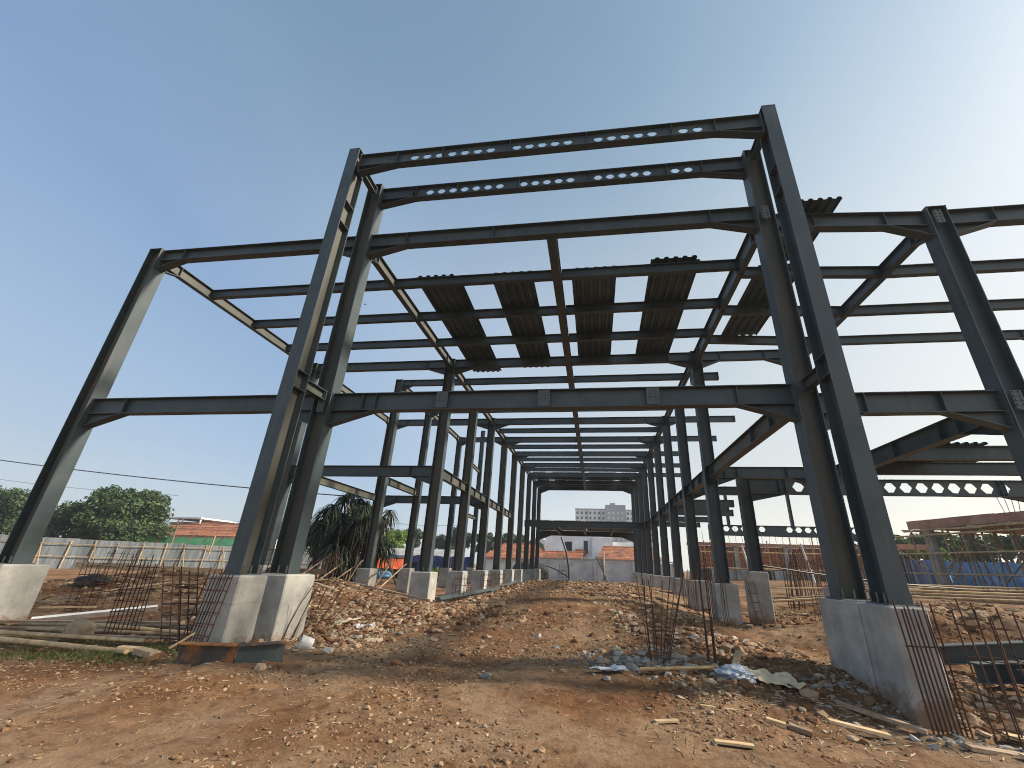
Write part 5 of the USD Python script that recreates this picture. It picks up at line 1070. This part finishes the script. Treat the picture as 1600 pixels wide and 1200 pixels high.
for k in range(5): part(t, 'starter_bar', MB().tube([A + (B - A) * (.3 + .012 * k) + n * .4 + Z3 * 5.0, A + (B - A) * (.29 + .02 * k) + n * .4 + Z3 * 6.3], .015, 5), 'iron')
part(t, 'column_stub', MB().bar(A + (B - A) * .5 + n * .4, A + (B - A) * .53 + n * .4, n, Z3, -.2, .2, 5.05, 5.75), 'concrete')
for k, q in ((.06, .2), (.42, .0), (.72, .3)):
    c = A + (B - A) * k + n * q
    part(t, 'concrete_column', MB().bar(c - d * .2, c + d * .2, n, Z3, -.2, .2, .6, 4.69), 'concrete')
t = thing('formwork_bay', 'small orange brown formwork bay on thin props left of the scaffolded slab', 'formwork', (31, 30, 1))
part(t, 'edge_board', MB().box(29.4, 32.6, 30, 30.1, 3.85, 4.25), 'formwork'); part(t, 'deck', MB().box(29.4, 32.6, 30.12, 34, 3.95, 4.1), 'formwork')
for i in range(7): part(t, 'prop', MB().tube([(29.6 + .48 * i, 30.2, .9), (29.55 + .48 * i, 30.2, 3.85)], .05, 6), 'bamboo_grey')
part(t, 'concrete_column', MB().box(32.4, 32.85, 29.6, 29.95, .8, 4.0), 'concrete')
for i, (a, b) in enumerate(((32.4, 36.6), (36.8, 41.5), (41.7, 47))):
    drape('blue_sheet', f'{ORD[i]} bright blue tarpaulin wall panel from the left behind the scaffolding', (a, 35 - .1 * i, 0), (b, 34.6 - .1 * i, 0), 1.1, 3.25, 'blue_tarp', .4, 14 + i, cat='tarpaulin')

for i, (x, y) in enumerate(((14.6, 12.6), (16.2, 15.5), (18.4, 19.0), (20.5, 22.5), (17.4, 24.2), (23.5, 19.5), (24.6, 25.5))):
    rebar(['rebar column cage behind the high pale pedestal', 'second rebar column cage beyond the trench', 'rebar column cage before the left brick bay', 'rebar column cage before the middle brick bay', 'short rebar cage at the far perforated beam', 'rebar column cage left of the scaffolded slab', 'rebar column cage before the formwork bay'][i], x, y, .45, .45, 3, 3, RNG.uniform(1.6, 2.6), r=.02, ties=5, jitter=.05, seed=70 + i)
for i in range(12):
    x, y = RNG.uniform(13.5, 27), RNG.uniform(11, 26)
    a = RNG.uniform(-.4, .4)
    board('timber_board', ORD[i] + ' loose timber from the front in the litter between the trench and the brick shell', 'board', (x, y, .12), (x + RNG.uniform(1.5, 3.5), y + a, .16), .14, .05, ['plank', 'plank_grey', 'bamboo_grey'][i % 3])
t = thing('bamboo_scaffold', 'bamboo scaffold frame standing before the brick shell', 'scaffold', (22, 31, 1))
for i in range(9):
    part(t, 'standard', MB().tube([(15.6 + 1.8 * i, 31.4 + .3 * (i % 2), .5), (15.6 + 1.8 * i + RNG.normal(0, .1), 31.5, 4.4 + RNG.uniform(-.3, .8))], .05, 5), 'bamboo_grey')
for z in (2.0, 3.3): part(t, 'ledger', MB().tube([(15.2, 31.4, z), (30.4, 31.4, z + .1)], .045, 5), 'bamboo')
for i in range(5): part(t, 'brace', MB().tube([(15.8 + 3 * i, 31.3, .9), (17.8 + 3 * i, 31.3, 3.9)], .04, 5), 'bamboo_grey')
# a bird
t = thing('bird', 'tiny dark bird gliding high in the left sky', 'bird', (-38.8, 55, 49))
bx, by, bz = -38.8, 55.0, 49.0
part(t, 'body', MB().tube([(bx - .25, by, bz), (bx - .1, by, bz + .02), (bx + .12, by, bz), (bx + .3, by, bz - .02)], [.02, .08, .07, .02], 8), 'dark_cloth', smooth=50)
for s in (-1, 1): part(t, 'wing', MB().add([(bx - .08, by, bz), (bx + .1, by, bz), (bx + .02, by + s * .35, bz + .14), (bx + .16, by + s * .68, bz + .05), (bx - .08, by, bz + .015), (bx + .1, by, bz + .015), (bx + .02, by + s * .35, bz + .155), (bx + .16, by + s * .68, bz + .06)], [[0, 1, 2, 2], [1, 3, 2, 2], [4, 6, 5, 5], [5, 6, 7, 7]]), 'dark_cloth')

# ------------------------------------------------------------------ haze
HAZE_DENSITY = .0005
hm = material('haze', {'v': ('principled_volume', {'color': (.86, .90, .95), 'density': HAZE_DENSITY, 'anisotropy': .25})}, [], surface=None, volume='v.volume')
bx0, bx1, by0, by1 = gx[0] - 20, gx[-1] + 20, gy[0] - 20, gy[-1] + 20
solo('haze', MB().bar((bx0, 0, -2.5), (bx1, 0, -2.5), (0, 1, 0), Z3, by0, by1, 0, 54.0), hm, 'thin pale dust haze over the whole site', 'haze', kind='stuff')
